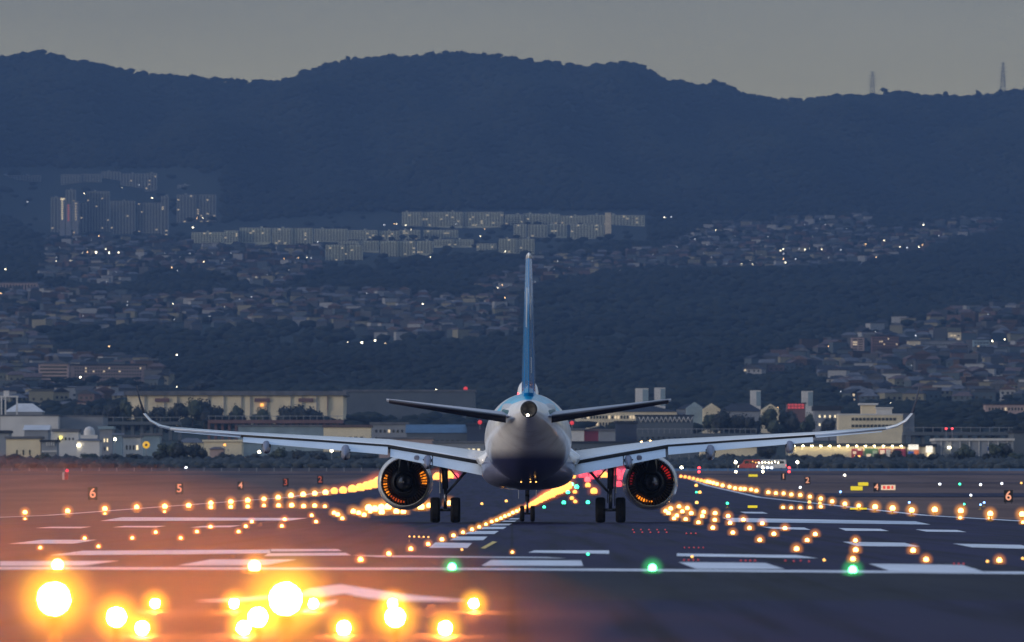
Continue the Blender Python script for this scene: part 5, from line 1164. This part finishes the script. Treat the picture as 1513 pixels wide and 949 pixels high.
# single trees standing out on the ridge line
row = []
for px, top in ((640, 75), (683, 74), (715, 77), (917, 91), (1017, 121), (1056, 117), (1308, 131), (1328, 134), (1397, 134), (1445, 131), (1412, 139), (62, 72), (30, 78), (515, 82), (575, 79), (785, 84), (1478, 131), (1500, 130)):
    d = 11400; x = X(px, d); z0 = T(x, d); zt = max(Zp(top, d), z0+9); r = (6 if px in (1308, 1397, 1445, 1056, 917) else 4)*d/FP
    o = empty('ridge_tree', (x, d, z0-1), None, 'tree', 'single trees on the mountain ridge'); h = zt-z0+1
    MB().tube((0, 0, 0), (0, 0, h*.6), .5, .3, 6).build('trunk', M_trunk, o)
    k = 9; ang = rng.random(k)*6.28; rad = r*.55*rng.random(k)**.5
    c = blob_cloud('crown', rad*np.cos(ang), rad*np.sin(ang), h*(.5+.38*rng.random(k)), r*(.4+.25*rng.random(k)), iv1, if1, M_forest); c.parent = o
    row.append((px, o))
label_row(row, 'the single trees standing out on the mountain ridge line')
# pylons
for px, top, dd, l in ((1482, 93, 11450, 'tall dark lattice pylon on the ridge at the far right'), (1289, 106, 11480, 'fainter lattice pylon on the ridge, left of the tall dark one')):
    x = X(px, dd); z0 = T(x, dd)-2; h = Zp(top, dd)-z0; o = empty('pylon', (x, dd, z0), l, 'pylon'); w = 4.5; t_ = .3 if px > 1400 else .2
    leg = MB()
    for sx in (-1, 1):
        for sy in (-1, 1): MB().tube((sx*w, sy*w, 0), (sx*1.0, sy*1.0, h), t_, n=4).build('leg', B_slate, o)
    nb = 9; br = MB()
    for i in range(nb):
        f0, f1 = i/nb, (i+1)/nb; a, c_ = w+(1-w)*f0, w+(1-w)*f1
        for sy in (-1, 1): br.tube((-a, sy*a, f0*h), (c_, sy*c_, f1*h), t_*.7, n=4); br.tube((a, sy*a, f0*h), (-c_, sy*c_, f1*h), t_*.7, n=4); br.tube((-c_, sy*c_, f1*h), (c_, sy*c_, f1*h), t_*.7, n=4)
    br.build('lattice', B_slate, o)
    for f0, aw in ((.5, 6.5), (.62, 6), (.74, 6), (.86, 5), (.99, 3.5)): MB().box(-aw, aw, -.5, .5, f0*h-.35, f0*h+.35).build('crossarm', B_slate, o)

# ------------------------------------------------------------------ trees and scrub at the edge of the field
def tree_variant(seed, wide):
    r_ = np.random.default_rng(seed); k = 7; lob = []
    for i in range(k):
        a = r_.random()*6.28; q = r_.random()**.5*wide; lob.append((q*math.cos(a), q*math.sin(a)*.8, .45+.38*r_.random()-.12*q, .17+.12*r_.random()))
    n_ = 520; idx = r_.integers(0, k, n_); L = np.array(lob)[idx]; v = r_.normal(size=(n_, 3)); v /= np.linalg.norm(v, axis=1)[:, None]; rad = L[:, 3]*(.6+.45*r_.random(n_))
    c = L[:, :3]+v*rad[:, None]; s = .022+.03*r_.random(n_)
    a = r_.normal(size=(n_, 3)); a /= np.linalg.norm(a, axis=1)[:, None]; b_ = np.cross(a, v); b_ /= np.linalg.norm(b_, axis=1)[:, None]+1e-6
    V = np.stack([c+a*s[:, None], c+b_*s[:, None], c-a*s[:, None], c-b_*s[:, None]], 1).reshape(-1, 3).tolist(); F_ = [(4*i, 4*i+1, 4*i+2, 4*i+3) for i in range(n_)]
    m_ = MB().add(V, F_)
    for l in lob:      # inner mass of each limb's foliage
        vs = [(l[0]+p[0]*l[3]*.8*(1+.3*(r_.random()-.5)), l[1]+p[1]*l[3]*.8, l[2]+p[2]*l[3]*.75*(1+.3*(r_.random()-.5))) for p in iv0]
        m_.add(vs, [tuple(f) for f in if0.tolist()])
    me = bpy.data.meshes.new('crown'); me.from_pydata(m_.v, [], m_.f); me.materials.append(M_leaf2 if seed % 2 else M_leaf); me.update()
    t = MB().tube((0, 0, -.05), (.01, 0, .4), .028, .018, 7)
    for l in lob[:4]: t.tube((.01, 0, .3), (l[0]*.8, l[1]*.8, l[2]), .012, .005, 5)
    return me, t.mesh('trunk', M_trunk)
TV = [tree_variant(i, .24+.05*(i % 3)) for i in range(6)]
trow = {}
def tree(px, top, bot, wpx, d, where, cat='tree'):
    x = X(px, d); z0 = T(x, d); h = max(Zp(top, d)-z0, 3); s_ = wpx*d/FP/.95
    o = empty('tree', (x, d, z0), None, cat, 'trees at the edge of the airfield'); cm, tm = TV[random.randrange(6)]
    c = link('crown', cm, o); t = link('trunk', tm, o); rz = random.uniform(0, 6.28)
    for q in (c, t): q.scale = (s_, s_, h*1.05); q.rotation_euler[2] = rz
    trow.setdefault(where, []).append((px, o))
for px, top, w in ((232, 600, 40), (262, 594, 34), (285, 589, 44), (302, 590, 42), (320, 600, 30), (248, 604, 36), (215, 606, 30), (350, 603, 32), (385, 603, 36), (352, 601, 26), (425, 600, 40), (442, 598, 46), (462, 601, 36), (205, 600, 28), (188, 592, 26), (165, 597, 36), (140, 603, 34), (120, 604, 30)): tree(px, top, 630, w, 2800, 'in front of the cream hangar')
for px, top, w in ((246, 655, 34), (266, 652, 38), (285, 655, 34), (300, 662, 26), (236, 664, 28), (330, 668, 26), (410, 662, 40), (440, 665, 36), (470, 668, 40), (505, 668, 36), (540, 670, 36), (165, 672, 36), (200, 676, 30), (130, 676, 36), (375, 672, 30), (60, 678, 40), (20, 676, 36)): tree(px, top, 692, w, 1960, 'below the left wing at the field edge')
for px, top, w in ((1065, 606, 44), (1090, 612, 36), (1140, 604, 44), (1165, 606, 40), (1190, 612, 32), (1050, 612, 30), (1110, 615, 30), (1225, 618, 34)): tree(px, top, 640, w, 2620, 'among the low roofs above the right wing')
for px, top, w in ((1325, 664, 26), (1132, 661, 28), (1350, 672, 24), (1360, 676, 26), (1420, 658, 34), (1432, 656, 32), (1410, 672, 28), (1475, 655, 34), (1488, 656, 32), (1500, 668, 30), (1460, 672, 28), (1380, 676, 26), (1300, 678, 24), (1240, 680, 26), (1180, 680, 24), (1080, 680, 26), (1040, 680, 24), (1512, 672, 28)): tree(px, top, 690, w, 1960, 'before the lit walls at the right')
for px, top, w in ((30, 560, 40), (75, 562, 46), (20, 565, 34), (300, 560, 44), (215, 566, 40)): tree(px, top, 590, w, 3900, 'on the lower left slope')
for k, its in trow.items(): label_row(its, f'the dark leafy trees {k}')
n_ = 5200; dd_ = 1770+330*rng.random(n_)**1.3; px = -120+1760*rng.random(n_); xs = (px-HX)/FP*dd_
sz = np.where((px > 560) & (px < 1040), .8, 1.0)*(1.2+1.5*rng.random(n_))
tag(blob_cloud('scrub', xs, dd_, terr(xs, dd_)+sz*.25, sz*.7, iv0, if0, M_leaf2, .5), 'dark scrub and hedges along the far edge of the airfield', 'shrubs', kind='stuff')
# blast fence and perimeter walls
def fence(px0, px1, yt, d, m, label, nm='fence'):
    x0, x1 = X(px0, d), X(px1, d); z0 = T((x0+x1)/2, d); h = Zp(yt, d)-z0
    o = empty(nm, ((x0+x1)/2, d, z0), label, 'fence'); w = x1-x0; npn = 24; pw = w/npn
    pm = MB().box(-pw*.485, pw*.485, 0, .12, .12, h).mesh('panel', m); po = MB().box(-.09, .09, -.05, .18, -.1, h+.12).mesh('post', B_grey)
    for i in range(npn): link('panel', pm, o, (-w/2+pw*(i+.5), 0, 0)); link('post', po, o, (-w/2+pw*i, 0, 0))
fence(868, 1580, 692.5, 1704, mat('blue_fence', (.10, .20, .38), .5, nscale=.5), 'long low blue fence along the far right edge of the field')
fence(-60, 560, 692, 1704, mat('grey_fence', (.07, .08, .12), .7, nscale=.5), 'long low dark fence along the far left edge of the field')
# vehicles by the right fence
def van(px, py, d, col, label, L=6.0, lamps=True):
    o = empty('parked_van', (X(px, d), d, T(X(px, d), d)+.02), label, 'van'); m_ = mat('van_paint_'+str(px), col, .35, coat=.3)
    q = MB(); pr = [(-L/2, .45), (-L/2, 1.25), (-L/2+.75, 1.4), (-L/2+1.3, 2.3), (L/2-.1, 2.35), (L/2, 2.2), (L/2, .45)]
    q.loft([[(x_, -1.0, z_) for x_, z_ in pr], [(x_, 1.0, z_) for x_, z_ in pr]], sm=False); bd = q.build('body', m_, o)
    MB().box(-L/2+1.35, -L/2+2.3, -1.03, -1.005, 1.45, 2.1).build('window', B_win, o); MB().box(-L/2+2.5, L/2-.5, -1.03, -1.005, 1.5, 2.05).build('window', B_win, o)
    for sx in (-L/2+1.0, L/2-1.1):
        for sy in (-1.0, .8): MB().lathe([(.0001, 0), (.2, .0), (.34, .03), (.36, .1), (.34, .2), (.0001, .2)], 16, 'y', (sx, sy, .36)).build('wheel', M_rubber, o)
    if lamps:
        MB().box(-L/2-.05, -L/2+.02, -.9, -.5, .7, 1.0).build('headlight', M_town, o); MB().box(L/2-.02, L/2+.05, -.95, -.6, .8, 1.3).build('tail_light', M_l_red, o)
    return o
van(1140, 685, 1760, (.7, .7, .7), 'white van, rightmost of the service vehicles parked by the blue fence', 6.5)
van(1121, 685, 1764, (.5, .5, .52), 'grey van between the red and white vehicles by the blue fence', 5.2)
van(1107, 685, 1762, (.5, .06, .05), 'red service van, leftmost of the vehicles by the blue fence', 4.8)
row = []
for i in range(9):
    px = 1112+i*4.7; d = 1752; z = T(X(px, d), d); o = empty('work_lamp', (X(px, d), d, z), None, 'work lamp', 'lamps in front of the parked vehicles')
    r = .17; MB().lathe([(.0001, -r), (r, 0), (.0001, r)], 8, o=(0, 0, Zp(683+random.uniform(-1, 1), d)-z)).build('lamp', M_town if i > 1 else M_l_far, o); MB().box(-.05, .05, .1, .2, 0, Zp(684, d)-z).build('pole', B_grey, o); row.append((px, o))
label_row(row, 'the small white work lamps in front of the parked vans')
row = []
for px, py, m_ in ((1007, 691, M_town), (1087, 683, M_town), (1127, 691, M_town), (1178, 683, M_town), (1033, 691.5, M_l_red), (1166, 696, M_l_red), (1140, 699, M_townd), (1134, 698, M_townd), (275, 697, M_townd), (332, 657.5, M_l_far), (330, 675, M_l_far), (340, 677, M_l_far), (350, 678, M_l_far), (361, 678, M_l_far), (383, 668, M_town), (490, 666, M_town), (244, 675, M_townd), (170, 649, M_town), (948, 654, M_town2), (961, 653, M_town2), (976, 656, M_town2), (990, 656, M_town2), (1004, 655, M_townd), (1018, 656, M_townd)):
    d = 1745 if py > 681 else 2040; z = T(X(px, d), d); r = 2.2*d/FP; h = Zp(py, d)-z
    o = empty('yard_lamp', (X(px, d), d, z), None, 'yard lamp', 'lamps at the edge of the airfield'); h = max(h, .6)
    MB().lathe([(.0001, -r), (r*.8, -r*.5), (r, 0), (r*.6, r*.6), (.0001, r)], 8, o=(0, 0, h)).build('lamp', m_, o); MB().box(-.07, .07, .1, .24, 0, h).build('pole', B_grey, o); row.append((px, o))
label_row(row, 'the yard lamps along the buildings at the field edge')

# ------------------------------------------------------------------ haze
hz = MB().box(-3600, 3600, -60, 13050, -1.2, 900).build('haze', mat('haze_dummy', (1, 1, 1)))
hm = bpy.data.materials.new('haze_air'); hm.use_nodes = True; n = hm.node_tree; n.nodes.clear()
out = n.nodes.new('ShaderNodeOutputMaterial'); pv = n.nodes.new('ShaderNodeVolumePrincipled')
pv.inputs['Density'].default_value = .000105; pv.inputs['Color'].default_value = (.115, .205, .395, 1); pv.inputs['Anisotropy'].default_value = 0
n.links.new(pv.outputs[0], out.inputs['Volume']); hz.data.materials.clear(); hz.data.materials.append(hm); hz['kind'] = 'stuff'; hz['label'] = 'blue evening haze over the whole valley'; hz['category'] = 'haze'
